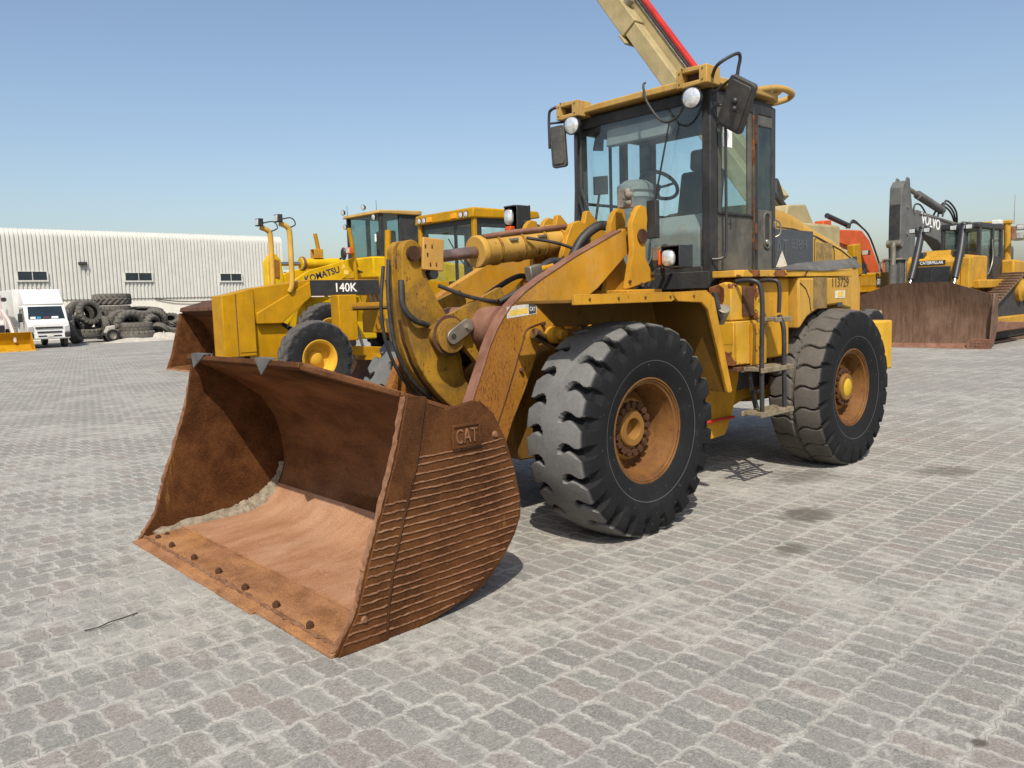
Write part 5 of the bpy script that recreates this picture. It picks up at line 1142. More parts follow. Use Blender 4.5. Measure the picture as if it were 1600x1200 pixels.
for sy in (1, -1):
    y = zc+sy*1.45
    Z.b(MB().prism([(-18.9, .35), (-18.9, .75), (-20.5, .62), (-22.2, .55), (-22.2, .38), (-20.5, .38)], y-.14, y+.14), 'push_arm', 'rust_tube', None, .02)
    # high-drive track: belt of shoes
    loop = [(-20.15, .42), (-20.05, .68), (-20.20, .92), (-20.5, 1.02), (-23.1, 1.92), (-23.45, 1.88), (-23.75, 1.60), (-23.7, 1.30), (-24.6, .95), (-24.85, .65), (-24.75, .30), (-24.4, .04), (-20.6, .04), (-20.3, .15)]
    lp = [Vector((x, 0, z)) for x, z in loop]; lp.append(lp[0]); tot = [0]
    for p, q in zip(lp, lp[1:]): tot.append(tot[-1]+(q-p).length)
    yt = zc+sy*1.0; TRK = Z.b(MB().prism([(x*.97+(-22.2)*.03, z*.9+.06) for x, z in loop], yt-.10, yt+.10), 'track', 'dark', None)
    sh = MB().box(-.11, .11, -.29, .29, -.02, .02); sh.box(-.11, -.085, -.29, .29, .015, .075); shoe = sh.mesh('track_shoe', M['track'])
    nsh = 48 if sy > 0 else 24
    for k in range(nsh):
        d = tot[-1]*k/nsh
        for i in range(len(tot)-1):
            if tot[i] <= d < tot[i+1]: break
        p = lp[i].lerp(lp[i+1], (d-tot[i])/(tot[i+1]-tot[i])); dv = (lp[i+1]-lp[i]).normalized()
        o = obj('track_shoe', shoe, TRK, loc=Vector((p.x, yt, p.z))-Z.l, rot=(0, -math.atan2(dv.z, dv.x)+math.pi, 0))
    Z.b(MB().lathe([(0, -.2), (.36, -.2), (.36, .2), (.25, .24), (.2, .30), (0, .32)], (-23.25, yt, 1.48), (0, sy, 0), 24), 'sprocket', 'yellow_doz', None)
    for x in (-20.5, -24.35): Z.b(MB().lathe([(0, -.16), (.38, -.16), (.40, 0), (.38, .16), (.2, .2), (0, .2)], (x, yt, .52), (0, sy, 0), 24), 'idler', 'yellow_doz')
    Z.b(MB().box(-24.2, -20.7, yt-.18, yt+.22, .30, .72), 'track_frame', 'yellow_doz', None, .04)
    yl = -4.10+sy*.50
    lc_ = Z.b(MB().tube([(-19.75, yl+sy*.08, 1.85), (-20.15, yl+sy*.07, 2.6), (-20.45, yl+sy*.05, 3.38)], [.085, .10, .095], 14), 'lift_cylinder', 'black')
    Z.b(MB().tube([(-19.40, yl+sy*.1, 1.2), (-19.78, yl+sy*.08, 1.9)], .045, 12), 'piston_rod', 'steel', lc_)
    Z.b(MB().box(-20.3, -20.1, yl-.12, yl+.14, 2.35, 2.62), 'cylinder_yoke', 'black', lc_, .03)
    for yo in (-.20, .20): lampbox(Z, (-20.2, yl+sy*.05+yo, 3.25), .09, lc_)
    Z.b(MB().tube([(-20.3, yl-.22, 3.38), (-20.3, yl+.26, 3.38)], .012, 6), 'lamp_bar', 'steel_dull', lc_)
hz_ = Z.b(MB().prism([(-20.05, 1.05), (-20.0, 2.35), (-20.2, 2.52), (-22.4, 2.50), (-22.4, 1.05)], -4.93, -3.52), 'engine_hood', 'yellow_doz', None, .05)
Z.b(MB().box(-20.03, -19.985, -4.72, -3.72, 1.30, 2.20), 'radiator_grille', 'black', hz_, .02)
Z.b(MB().box(-20.0, -19.975, -4.235, -4.205, 1.30, 2.20), 'grille_bar', 'dark', hz_)
Z.b(MB().box(-20.02, -19.985, -4.58, -3.86, 2.25, 2.37), 'badge_panel', 'black', hz_)
Z.t('CATERPILLAR', 'letter_w', (-19.98, -4.22, 2.31), (0, 1, 0), (0, 0, 1), hz_, width=.62, height=.085, ext=.003, bold=.012)
Z.b(MB().prism([(-20.4, 2.5), (-20.5, 2.66), (-21.2, 2.66), (-21.3, 2.5)], -4.6, -3.9), 'hood_rise', 'yellow_doz', hz_, .02)
Z.b(MB().prism([(-20.1, 1.55), (-20.15, 2.42), (-20.5, 2.45), (-20.75, 1.6)], -3.52, -3.28), 'side_box', 'yellow_doz', None, .03)
Z.b(MB().box(-20.22, -20.16, -3.50, -3.30, 2.20, 2.40), 'sticker', 'steel_dull', None)
Z.b(MB().box(-24.2, -20.55, -4.9, -3.15, 1.55, 1.79), 'fender_deck', 'yellow_doz', None, .03)
zk = MB(); zy0, zy1 = -4.58, -3.60; zf, zm, zr = -21.85, -23.0, -23.8
for x, y in ((zf, zy0), (zf, zy1), (zr, zy0), (zr, zy1), (zm, zy1), (zm, zy0)): zk.box(x-.06, x+.06, y-.05, y+.05, 1.8, 3.36)
zk.box(zr-.07, zf+.07, zy0-.06, zy1+.06, 1.79, 1.83); zk.box(zr, zm, zy1-.04, zy1+.04, 1.8, 2.5); zk.box(zm, zf, zy1-.03, zy1+.03, 1.8, 1.92)
ZC = Z.b(zk, 'cab', 'black', None, .012)
Z.b(MB().box(zr-.15, zf+.1, zy0-.05, zy1+.05, 3.30, 3.47), 'cab_roof', 'black', ZC, .04)
for nm, bx in (('windscreen', (zf, zf+.01, zy0+.05, zy1-.05, 1.95, 3.28)), ('door_glass', (zm+.06, zf-.06, zy1-.005, zy1+.005, 1.95, 3.28)), ('quarter_glass', (zr+.06, zm-.06, zy1-.005, zy1+.005, 2.5, 3.28)), ('side_glass', (zr+.06, zf-.06, zy0-.005, zy0+.005, 1.95, 3.28)), ('rear_glass', (zr-.01, zr, zy0+.05, zy1-.05, 1.95, 3.28))):
    Z.b(MB().box(*bx), nm, 'glass_far', ZC)
Z.b(MB().box(-23.3, -22.7, -4.35, -3.8, 1.8, 2.75), 'seat', 'seat', ZC, .08)
Z.b(MB().tube(spline([(zm+.15, zy1+.05, 3.0), (zm+.10, zy1+.06, 2.4), (zm+.45, zy1+.06, 1.98), (zf-.3, zy1+.06, 1.93)], 5), .018, 8), 'grab_rail', 'steel_dull', ZC)
for sy in (1, -1): Z.b(MB().tube([(-24.1, zc+sy*.52, 1.8), (-24.25, zc+sy*.50, 2.5), (-24.22, zc+sy*.48, 3.55)], .10, 12), 'rollover_post', 'yellow_doz')
Z.b(MB().box(-24.35, -24.1, zc-.6, zc+.6, 3.50, 3.62), 'rollover_beam', 'yellow_doz', None, .03)
Z.b(MB().prism([(-23.95, 1.8), (-23.95, 2.40), (-25.4, 2.35), (-25.7, 1.9), (-25.5, 1.1), (-23.95, 1.1)], -4.95, -3.25), 'fuel_tank', 'yellow_doz', None, .06)
Z.b(MB().cyl((-24.5, -3.45, 3.5), (-24.52, -3.45, 4.40), .010, .006, 6), 'aerial', 'steel_dull')
Z.b(MB().box(-24.0, -23.7, -3.85, -3.6, 3.49, 3.62), 'roof_box', 'white', ZC, .02)
for z in (3.12, 3.38): lampbox(Z, (-24.3, -3.22, z), .11, m='steel_dull')
Z.b(MB().box(-24.5, -23.95, -3.38, -3.1, 2.98, 3.02), 'lamp_bracket', 'steel_dull', None)
Z.b(MB().cyl((-24.3, -3.42, 3.0), (-24.3, -3.42, 3.42), .10, .10, 14), 'air_filter', 'rust_tube', None)

# ---- grey excavator behind the bulldozer
X = W('excavator', 'dark grey excavator boom and stick rising behind the bulldozer', 'excavator', (-32.2, -7.2, 0))
stk = X.b(MB().prism([(-24.40, 5.05), (-24.62, 5.27), (-24.80, 5.30), (-25.0, 5.20), (-25.17, 4.93), (-25.31, 4.35), (-25.64, 3.97), (-25.60, 3.1), (-25.45, 1.7), (-25.2, .7), (-24.7, .5), (-24.45, 1.74), (-24.33, 3.15), (-24.34, 3.95), (-24.36, 4.5)], -7.22, -6.80), 'stick', 'grey_exc', None, .03)
X.b(MB().sheet([(-24.40, 5.0), (-24.33, 4.1), (-24.31, 3.2)], -7.18, -6.84, -.025), 'stick_face_plate', 'cab', stk, .006)
for z_ in (3.5, 4.4): X.b(MB().cyl((-24.9, -6.81, z_), (-24.9, -6.775, z_), .07, .07, 12), 'pin_boss', 'steel_dull', stk)
for y_ in (-7.20, -6.86): X.b(MB().prism([(-24.70, 5.18), (-24.85, 5.42), (-25.05, 5.38), (-25.12, 5.05)], y_, y_+.05), 'stick_ear', 'grey_exc', stk, .01)
bm_ = X.b(MB().prism([(-25.55, 4.28), (-25.8, 4.36), (-26.4, 4.30), (-29.6, 4.08), (-30.4, 3.85), (-31.3, 3.2), (-33.0, 1.6), (-32.2, 1.3), (-30.2, 2.05), (-28.9, 2.78), (-27.7, 3.34), (-26.4, 3.52), (-25.7, 3.62)], -7.25, -6.80), 'boom', 'grey_exc', None, .03)
X.t('VOLVO', 'letter_w', (-26.98, -6.794, 3.99), (-1, 0, -.11), (-.11, 0, 1), bm_, width=1.8, height=.40, ext=.004, bold=.02)
X.b(MB().tube([(-25.9, -6.78, 4.22), (-27.6, -6.78, 4.15), (-29.5, -6.78, 3.98)], .025, 6), 'boom_pipe', 'steel_dull', bm_)
X.b(MB().box(-28.35, -28.1, -6.80, -6.72, 2.95, 3.25), 'boom_lamp', 'yellow_new', bm_, .02)
for nm, p, q, r, rr2, fr2 in (('stick_cylinder', (-24.95, -7.0, 5.17), (-28.6, -7.0, 4.50), .15, .08, .36), ('bucket_cylinder', (-24.25, -7.0, 3.2), (-24.2, -7.0, 1.0), .13, .09, .35)):
    p, q = Vector(p), Vector(q); m_ = p.lerp(q, fr2)
    cc = X.b(MB().cyl(m_, q, r, r, 16), nm, 'grey_exc'); X.b(MB().cyl(p, m_, rr2, rr2, 14), 'piston_rod', 'steel_dull', cc)
for sy in (1, -1):
    cc = X.b(MB().cyl((-29.8, -7.2+sy*.42, 2.9), (-31.0, -7.2+sy*.42, 1.3), .14, .14, 14), 'boom_cylinder', 'grey_exc')
for k in range(3): X.b(MB().tube(spline([(-28.0-.2*k, -7.1+.1*k, 4.25), (-28.7, -7.1+.1*k, 4.70+.08*k), (-29.8, -7.1+.1*k, 4.50), (-30.5, -7.1, 3.8)], 5), .035, 7), 'hydraulic_hose', 'hose')
for k in range(2): X.b(MB().tube(spline([(-25.5, -6.9+.05*k, 4.0), (-25.6, -6.85, 4.5), (-26.1, -6.85, 4.55), (-26.6, -6.85, 4.3)], 5), .03, 7), 'hydraulic_hose', 'hose')
pp = MB()
pp.tube([(-24.2, -7.45, 2.2), (-24.2, -7.42, 2.5), (-24.25, -7.3, 2.62), (-24.35, -6.76, 2.62), (-25.4, -6.74, 2.6), (-25.7, -6.74, 2.45)], .04, 8)
for x in (-24.7, -25.35): pp.tube([(x, -6.76, 2.61), (x, -6.76, 1.0)], .04, 8); X.b(pp, 'hydraulic_pipes', 'steel_dull')
X.b(MB().cyl((-24.35, -7.25, 3.15), (-24.35, -6.76, 3.15), .13, .13, 16), 'stick_pin', 'steel_dull')
X.b(MB().sheet([(-25.0, .9), (-24.3, .7), (-24.2, .2), (-24.8, .05), (-25.8, .35)], -7.9, -6.5, .05), 'bucket', 'rust_dark', None, .01)
X.b(MB().prism([(-31.2, 1.1), (-31.2, 2.1), (-34.6, 2.3), (-35.0, 1.1)], -8.8, -5.8), 'upper_body', 'grey_exc', None, .1)
xc = X.b(MB().box(-32.8, -31.0, -6.75, -5.7, 1.2, 3.2), 'cab', 'grey_exc', None, .1); X.b(MB().box(-32.6, -31.2, -5.695, -5.685, 1.9, 3.0), 'door_glass', 'glass_dark', xc); X.b(MB().box(-30.995, -30.985, -6.6, -5.85, 1.9, 3.05), 'windscreen', 'glass_dark', xc)
for sy in (1, -1):
    tk = X.b(MB().prism(arc((-30.6, .48), .47, 90, -90, 8)+arc((-34.6, .48), .47, 270, 90, 8), -7.2+sy*1.35-.3, -7.2+sy*1.35+.3), 'track', 'track', None, .03)
X.b(MB().box(-33.6, -31.6, -8.0, -6.4, .5, 1.1), 'slew_base', 'grey_exc', None, .05)

# ---- orange excavator farther back
O = W('excavator', 'bright orange excavator far behind, its bent boom showing above the loader hood', 'excavator', (-35.2, -11.5, 0))
ob = O.b(MB().prism([(-28.2, 4.15), (-29.9, 4.20), (-31.4, 4.22), (-32.2, 3.8), (-33.9, 1.9), (-33.4, 1.5), (-32.0, 2.55), (-31.2, 3.35), (-29.6, 3.55), (-28.4, 3.7)], -11.75, -11.25), 'boom', 'orange', None, .05)
O.b(MB().prism([(-27.9, 4.5), (-28.6, 4.55), (-28.8, 3.6), (-28.0, 1.0), (-27.6, 1.0), (-27.8, 3.0)], -11.7, -11.3), 'stick', 'orange', None, .04)
oc = O.b(MB().cyl((-28.6, -11.5, 4.75), (-30.6, -11.5, 4.42), .11, .11, 14), 'stick_cylinder', 'black')
for k in range(3): O.b(MB().tube(spline([(-30.2-.15*k, -11.4, 4.3), (-30.8, -11.4, 4.55+.05*k), (-31.5, -11.35, 4.40), (-32.3, -11.25, 3.85), (-33.7, -11.22, 2.1)], 5), .04, 7), 'hydraulic_hose', 'hose')
O.b(MB().prism([(-34.0, 1.1), (-34.0, 2.0), (-37.2, 2.1), (-37.6, 1.1)], -13.0, -10.1), 'upper_body', 'orange', None, .1)
ok_ = MB()
for x in (-33.6, -35.2):
    for y in (-11.2, -10.15): ok_.box(x-.05, x+.05, y-.05, y+.05, 1.1, 2.95)
ok_.box(-35.3, -33.5, -11.25, -10.1, 2.90, 3.0); ok_.box(-35.3, -33.5, -11.25, -10.1, 1.1, 1.16); OK = O.b(ok_, 'cab', 'orange', None, .03)
for nm, bx in (('windscreen', (-33.6, -33.58, -11.15, -10.2, 1.2, 2.9)), ('door_glass', (-35.15, -33.65, -10.16, -10.14, 1.3, 2.9)), ('side_glass', (-35.15, -33.65, -11.21, -11.19, 1.3, 2.9))): O.b(MB().box(*bx), nm, 'glass_far', OK)
O.b(MB().box(-34.9, -34.3, -10.9, -10.4, 1.1, 2.3), 'seat', 'grey_int', OK, .05)
for sy in (1, -1): O.b(MB().prism(arc((-33.4, .45), .44, 90, -90, 8)+arc((-37.0, .45), .44, 270, 90, 8), -11.5+sy*1.3-.3, -11.5+sy*1.3+.3), 'track', 'track', None, .03)
O.b(MB().box(-36.2, -34.2, -12.2, -10.8, .5, 1.1), 'slew_base', 'orange', None, .05)

# ---- yellow machine showing past the loader's tail, standing beyond the bulldozer blade
Y_ = W('compact_loader', 'yellow machine nose with round lamp and white badge, showing between loader tail and bulldozer', 'loader', (-24.5, -8.45, 0))  # hood, fender, tower and lamp coordinates were scaled about the camera, then baked in
nz = Y_.b(MB().prism([(-22.76, 1.57), (-22.69, 2.05), (-22.97, 2.13), (-25.35, 2.23), (-26.05, 2.13), (-26.05, .80), (-23.11, .80)], -9.29, -7.61), 'hood', 'yellow_new', None, .04)
Y_.b(MB().box(-24.58, -23.11, -7.612, -7.60, 1.74, 2.02), 'side_grille', 'yellow_doz', nz, .006)
Y_.b(MB().box(-24.68, -24.32, -7.60, -7.588, 1.71, 2.05), 'badge', 'sticker_k', nz); Y_.t('CAT', 'letter_w', (-24.50, -7.585, 1.88), (-1, 0, 0), (0, 0, 1), nz, width=.28, height=.20, ext=.002, bold=.02)
Y_.b(MB().lathe([(.14, -.03), (.14, .02), (.07, .042), (0, .046)], (-22.72, -7.82, 1.85), (1, .6, 0), 20), 'headlight', 'lens', nz)
Y_.b(MB().box(-24.79, -22.69, -8.24, -7.43, 1.53, 1.60), 'fender', 'yellow_new', nz, .01)
ps = Y_.b(MB().prism([(-22.62, 2.02), (-22.48, 3.11), (-22.97, 3.17), (-23.18, 2.16)], -7.82, -7.57), 'loader_arm_tower', 'yellow_new', None, .03)
lq = Y_.b(MB().box(-23.28, -23.11, -7.59, -7.36, 2.78, 2.94), 'work_lamp', 'black', ps, .02); Y_.b(MB().box(-23.11, -23.10, -7.57, -7.38, 2.79, 2.93), 'lamp_lens', 'lens', lq, .006)
Y_.b(MB().lathe([(0, 0), (.14, 0), (.14, .34), (.084, .42), (0, .42)], (-23.56, -7.75, 2.12), (0, 0, 1), 18), 'air_cleaner', 'black')
for x, s_ in ((-23.8, 1.0), (-27.3, 1.35)):
    for sy in (1, -1): Y_.wheel((x, -8.45+sy*1.0, .69*s_), tm_lug, rim_y, s_, sy, .1, hy)
Y_.b(MB().box(-28.4, -22.8, -9.0, -7.9, .65, 1.2), 'chassis', 'yellow_new', None, .03)
Y_.b(MB().box(-28.2, -26.1, -9.2, -7.7, 1.2, 2.0), 'engine_deck', 'yellow_new', None, .05)

# ---- telescopic boom machine behind the cab
T_ = W('boom_crane', 'beige telescopic boom with a red upper edge, slanting up behind the loader cab', 'crane', (-11.6, -3.6, 0))
foot = Vector((-11.0, -4.05, 3.45)); tip = Vector((-11.0, -8.9, 9.9)); d = (tip-foot).normalized(); sd = Vector((-1, 0, 0)); up = d.cross(sd).normalized()
if up.z < 0: up = -up
Rm = Matrix((sd, d, up)).transposed()
def bbox(t0, t1, a0, a1, u0, u1):
    c = foot+d*((t0+t1)/2)+sd*((a0+a1)/2)+up*((u0+u1)/2); return MB().obox(c, (abs(a1-a0), abs(t1-t0), abs(u1-u0)), Rm)
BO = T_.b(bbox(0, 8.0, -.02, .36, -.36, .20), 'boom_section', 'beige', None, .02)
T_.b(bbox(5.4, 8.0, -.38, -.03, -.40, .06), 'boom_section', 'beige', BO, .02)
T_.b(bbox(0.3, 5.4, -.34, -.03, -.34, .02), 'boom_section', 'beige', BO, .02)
T_.b(bbox(5.2, 5.5, -.40, -.02, -.46, -.40), 'boom_bracket', 'beige', BO, .02); T_.b(bbox(5.26, 5.42, -.34, -.12, -.475, -.46), 'bracket_opening', 'dark', BO)
T_.b(bbox(2.0, 8.0, -.05, .34, .205, .23), 'cable_track', 'steel_dull', BO, .004)
T_.b(bbox(2.0, 8.0, -.05, .05, .23, .28), 'cable_track', 'black', BO, .004)
T_.b(bbox(2.0, 8.0, .05, .25, .28, .35), 'boom_rail', 'red', BO, .01)
T_.b(MB().cyl(foot+d*6.0+up*.06+sd*-.2, foot+d*6.0+up*.2+sd*-.2, .11, .11, 16), 'boom_roller', 'steel_dull', BO)
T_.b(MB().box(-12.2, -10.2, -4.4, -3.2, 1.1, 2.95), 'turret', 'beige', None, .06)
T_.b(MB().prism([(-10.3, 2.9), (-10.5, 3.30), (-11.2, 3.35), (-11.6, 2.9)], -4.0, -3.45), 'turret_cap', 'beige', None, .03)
T_.b(MB().tube(spline([(-10.9, -3.75, 3.3), (-10.7, -3.85, 3.6), (-10.9, -3.95, 3.85), (-11.05, -3.9, 3.5)], 5), .06, 8), 'hydraulic_hose', 'hose')
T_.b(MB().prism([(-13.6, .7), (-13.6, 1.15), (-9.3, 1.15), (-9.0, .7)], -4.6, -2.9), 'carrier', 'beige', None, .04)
for x in (-9.9, -12.9):
    for sy in (1, -1): T_.wheel((x, -3.75+sy*.85, .6), tm_lug, rim_y, .87, sy, .2)
# ================================================================== buildings, truck, scrap tyres
Wh = W('warehouse', 'long cream corrugated warehouse with rounded eaves and three narrow windows', 'warehouse', (-9.0, -54.0, 0))
wy = -54.0; HT = 7.1; x0, x1 = 12.0, -25.3; pit = .245
V = []; F = []; sec = []
for z in (2.60, 4.5, 6.0, HT-.45): sec.append((0.0, z))
for k in range(1, 7): a = rad(15*k); sec.append((-(.45-.45*math.cos(a)), HT-.45+.45*math.sin(a)))
sec += [(-5.0, HT+.32), (-14.0, HT+.9)]
nrm = []
for i, (y, z) in enumerate(sec):
    p0 = sec[max(0, i-1)]; p1 = sec[min(len(sec)-1, i+1)]; q = Vector((p1[0]-p0[0], p1[1]-p0[1])).normalized(); nrm.append((q.y, -q.x))
xs = []; x = x0
while x > x1:
    for dx, h in ((0, 0), (.06, 0), (.085, .085), (.185, .085), (.21, 0)): xs.append((x-dx, h))
    x -= pit
n = len(sec)
for X_, h in xs:
    for (y, z), (ny, nz_) in zip(sec, nrm): V.append((X_, wy+y+ny*h, z+nz_*h))
for i in range(len(xs)-1):
    for k in range(n-1): F.append((i*n+k, i*n+k+1, (i+1)*n+k+1, (i+1)*n+k))
CL = Wh.b(MB().add(V, F), 'cladding', 'cream', None, ang=50)
Wh.b(MB().box(x1, x0, wy-.3, wy-.02, 0, 2.62), 'plinth_wall', 'concrete', None, .01)
Wh.b(MB().box(x1, x0, wy-.04, wy+.02, 2.58, 2.63), 'sill_flashing', plain('dark_flashing', (.12, .11, .09), .7), None)
Wh.b(MB().prism([(wy, 0), (wy, HT-.45)]+[(wy+y, z) for y, z in sec[4:]]+[(wy-14, 0)], x1-.15, x1-.02, 'X'), 'end_wall', 'cream', None)
Wh.b(MB().lathe([(.0, 0), (.17, 0), (.17, HT-1.2), (.0, HT-.9)], (x1+.05, wy-.15, 0.5), (0, 0, 1), 16), 'corner_trim', 'cream')
for a, b, z0, z1 in ((-7.33, -8.95, 3.88, 4.42), (-13.72, -15.45, 3.82, 4.34), (-20.35, -21.95, 3.76, 4.28)):
    fr_ = MB(); fr_.box(b-.08, a+.08, wy+.03, wy+.15, z1, z1+.03); fr_.box(b-.08, a+.08, wy+.03, wy+.18, z0-.10, z0); fr_.box(b-.08, b, wy+.03, wy+.15, z0, z1); fr_.box(a, a+.08, wy+.03, wy+.15, z0, z1); fr_.box((a+b)/2-.02, (a+b)/2+.02, wy+.08, wy+.13, z0, z1)
    wf = Wh.b(fr_, 'window', 'cream', None, .006); Wh.b(MB().box(b, (a+b)/2-.02, wy+.10, wy+.11, z0, z1), 'pane', 'glass_dark', wf); Wh.b(MB().box((a+b)/2+.02, a, wy+.10, wy+.11, z0, z1), 'pane', 'glass_dark', wf)
lf = Wh.b(MB().box(-11.35, -10.85, wy+.06, wy+.32, 4.88, 5.06), 'flood_lamp', 'dark', None, .03); Wh.b(MB().tube([(-11.1, wy+.1, 4.9), (-11.15, wy+.3, 4.6), (-11.3, wy+.2, 4.45)], .02, 6), 'lamp_cable', 'hose', lf)
Wh.b(MB().tube(spline([(-15.6, wy+.05, 2.55), (-17.0, wy+.1, 2.35), (-19.0, wy+.1, 2.3), (-21.5, wy+.1, 2.45)], 6), .035, 6), 'wall_pipe', 'dark')
Cn = W('site_cabin', 'low white cabin with a dark window beyond the warehouse end', 'cabin', (-31.0, -60.0, 0))
cw = Cn.b(MB().box(-36, -26.5, -62, -58, 0, 4.6), 'wall', 'white', None, .03); Cn.b(MB().box(-36.3, -26.2, -62.3, -57.7, 4.6, 4.75), 'roof', 'white', None, .02)
for a in (-28.8, -32.0):
    q = Cn.b(MB().box(a-.8, a+.8, -58.02, -57.93, 2.7, 4.0), 'window', 'white', None, .01); Cn.b(MB().box(a-.7, a+.7, -57.93, -57.915, 2.8, 3.9), 'pane', 'glass_dark', q)

# ---- white box truck, nose towards the camera (+Y)
Tr = W('box_truck', 'small white box truck with dark windscreen parked in front of the warehouse', 'truck', (-5.75, -42.0, 0))
tx0, tx1, ty = -6.68, -4.82, -40.2
Tr.b(MB().box(-6.85, -4.65, -46.4, -41.95, .75, 2.95), 'cargo_box', 'white', None, .02)
Tr.b(MB().prism([(-41.95, 2.30), (-41.95, 2.92), (-41.5, 2.93), (-40.75, 2.25), (-40.75, 2.15), (-41.95, 2.12)], tx0+.05, tx1-.05, 'X'), 'wind_deflector', 'white', None, .08)
tc = Tr.b(MB().prism([(-41.85, .55), (-41.85, 2.14), (-40.75, 2.14), (-40.42, 1.42), (-40.2, 1.25), (-40.15, .45), (-41.3, .42)], tx0, tx1, 'X'), 'truck_cab', 'white', None, .06)
Tr.b(MB().add([(tx0+.12, -40.425, 1.44), (tx1-.12, -40.425, 1.44), (tx1-.18, -40.715, 2.07), (tx0+.18, -40.715, 2.07), (tx0+.12, -40.455, 1.44), (tx1-.12, -40.455, 1.44), (tx1-.18, -40.745, 2.07), (tx0+.18, -40.745, 2.07)], [(0, 1, 2, 3), (4, 7, 6, 5), (0, 4, 5, 1), (3, 2, 6, 7), (0, 3, 7, 4), (1, 5, 6, 2)]), 'windscreen', 'glass_dark', tc)
for a, b, m in ((-5.02, -5.25, 'paper'), (-5.3, -5.48, plain('blue_card', (.05, .30, .50), .6)), (-5.58, -5.85, plain('maroon_card', (.10, .05, .06), .6)), (-5.95, -6.25, 'paper')): Tr.b(MB().box(b, a, -40.425, -40.40, 1.46, 1.57), 'dash_card', m, tc)
for a, b, z0, z1 in ((-6.35, -5.15, .98, 1.06), (-6.30, -5.22, .76, .84), (-5.62, -5.25, .58, .64), (-6.28, -5.92, .58, .64)): Tr.b(MB().box(a, b, -40.18, -40.135, z0, z1), 'grille_slot', 'black', tc)
Tr.b(MB().box(-5.92, -5.64, -40.16, -40.125, .57, .68), 'number_plate', 'sticker_w', tc)
for a, b in ((-6.67, -6.42), (-5.06, -4.83)): Tr.b(MB().box(a, b, -40.32, -40.13, .80, 1.10), 'headlight', 'lens', tc, .03); Tr.b(MB().box(a, b, -40.32, -40.125, .52, .76), 'bumper_corner', 'cab', tc, .03)
for s_ in (1, -1):
    xm = -5.75+s_*1.10
    q = Tr.b(MB().box(xm-.10, xm+.10, -40.75, -40.65, 1.32, 1.75), 'mirror', 'black', None, .04); Tr.b(MB().tube([(-5.75+s_*.92, -40.8, 1.95), (xm, -40.7, 1.9), (xm, -40.7, 1.4), (-5.75+s_*.92, -40.75, 1.3)], .018, 6), 'mirror_arm', 'black', q)
    Tr.b(MB().box(min(-5.75+s_*.93, -5.75+s_*.945), max(-5.75+s_*.93, -5.75+s_*.945), -41.6, -40.8, 1.40, 2.0), 'side_window', 'glass_dark', tc)
    for y in (-40.95, -45.0):
        w_ = part_empty('wheel', Tr.o, Vector((-5.75+s_*.80, y, .40))-Tr.l, (0, 0, rad(90) if s_ < 0 else rad(-90))); w_.scale = (.58,)*3
        obj('tyre', tm_lug, w_); obj('rim', rim_mesh(M['steel_dull'], .345, .15, .05), w_)
Tr.b(MB().box(-6.2, -5.3, -46.2, -40.6, .45, .75), 'chassis', 'dark', None, .02)
Tr.b(MB().box(-5.72, -5.68, -41.48, -41.40, 2.94, 2.99), 'marker_lamp', 'redlens', None)

# ---- backhoe at the left edge of the yard
Bh = W('backhoe_loader', 'pinkish white loader with a yellow front bucket, cut off by the left edge', 'loader', (-3.2, -39.6, 0))
bk = Bh.b(MB().sheet([(-37.85, .03), (-38.5, .06), (-38.72, .30), (-38.62, .65), (-38.45, .86)], -4.58, -1.9, .03, 'X'), 'bucket', 'yellow_new', None, .006)
for a in (-4.60, -1.92): Bh.b(MB().prism([(-37.85, 0), (-38.5, 0), (-38.78, .28), (-38.68, .68), (-38.42, .88)], a, a+.03, 'X'), 'side_plate', 'yellow_new', bk, .006)
Bh.b(MB().prism([(-37.82, 0), (-37.84, .03), (-38.1, .05), (-38.1, 0)], -4.62, -1.88, 'X'), 'cutting_edge', 'yellow_box', bk, .003)
for x in (-3.95, -2.4): Bh.b(MB().prism([(-38.6, .4), (-38.6, .65), (-39.6, 1.45), (-41.0, 2.0), (-41.0, 1.8), (-39.6, 1.2)], x-.06, x+.06, 'X'), 'lift_arm', 'pink', None, .015); Bh.b(MB().cyl((x-.1, -38.7, .85), (x-.1, -39.9, 1.6), .05, .05, 10), 'bucket_cylinder', 'steel_dull')
Bh.b(MB().prism([(-39.4, .75), (-39.35, 1.25), (-39.5, 1.45), (-41.2, 1.6), (-41.2, .75)], -3.75, -2.6, 'X'), 'hood', 'pink', None, .05)
Bh.b(MB().box(-3.70, -2.65, -39.36, -39.33, .80, 1.22), 'radiator_grille', 'black', None, .01)
bc = MB()
for x in (-3.95, -2.4):
    for y in (-41.2, -42.7): bc.box(x-.05, x+.05, y-.05, y+.05, 1.1, 2.62)
bc.box(-4.02, -2.33, -42.8, -41.1, 2.58, 2.72); BC = Bh.b(bc, 'cab', 'pink', None, .02)
Bh.b(MB().box(-3.9, -2.45, -41.21, -41.19, 1.5, 2.58), 'windscreen', 'glass_far', BC); Bh.b(MB().box(-3.96, -3.94, -42.65, -41.25, 1.3, 2.58), 'side_glass', 'glass_far', BC); Bh.b(MB().box(-3.9, -2.45, -42.71, -42.69, 1.3, 2.58), 'rear_glass', 'glass_far', BC)
Bh.b(MB().prism([(-42.9, .9), (-42.9, 2.7), (-43.3, 2.75), (-43.4, .9)], -4.25, -3.9, 'X'), 'digger_boom', 'pink', None, .03); Bh.b(MB().lathe([(0, -.1), (.11, -.1), (.11, .1), (0, .1)], (-4.1, -41.1, 2.45), (0, 1, 0), 14), 'work_lamp', 'dark')
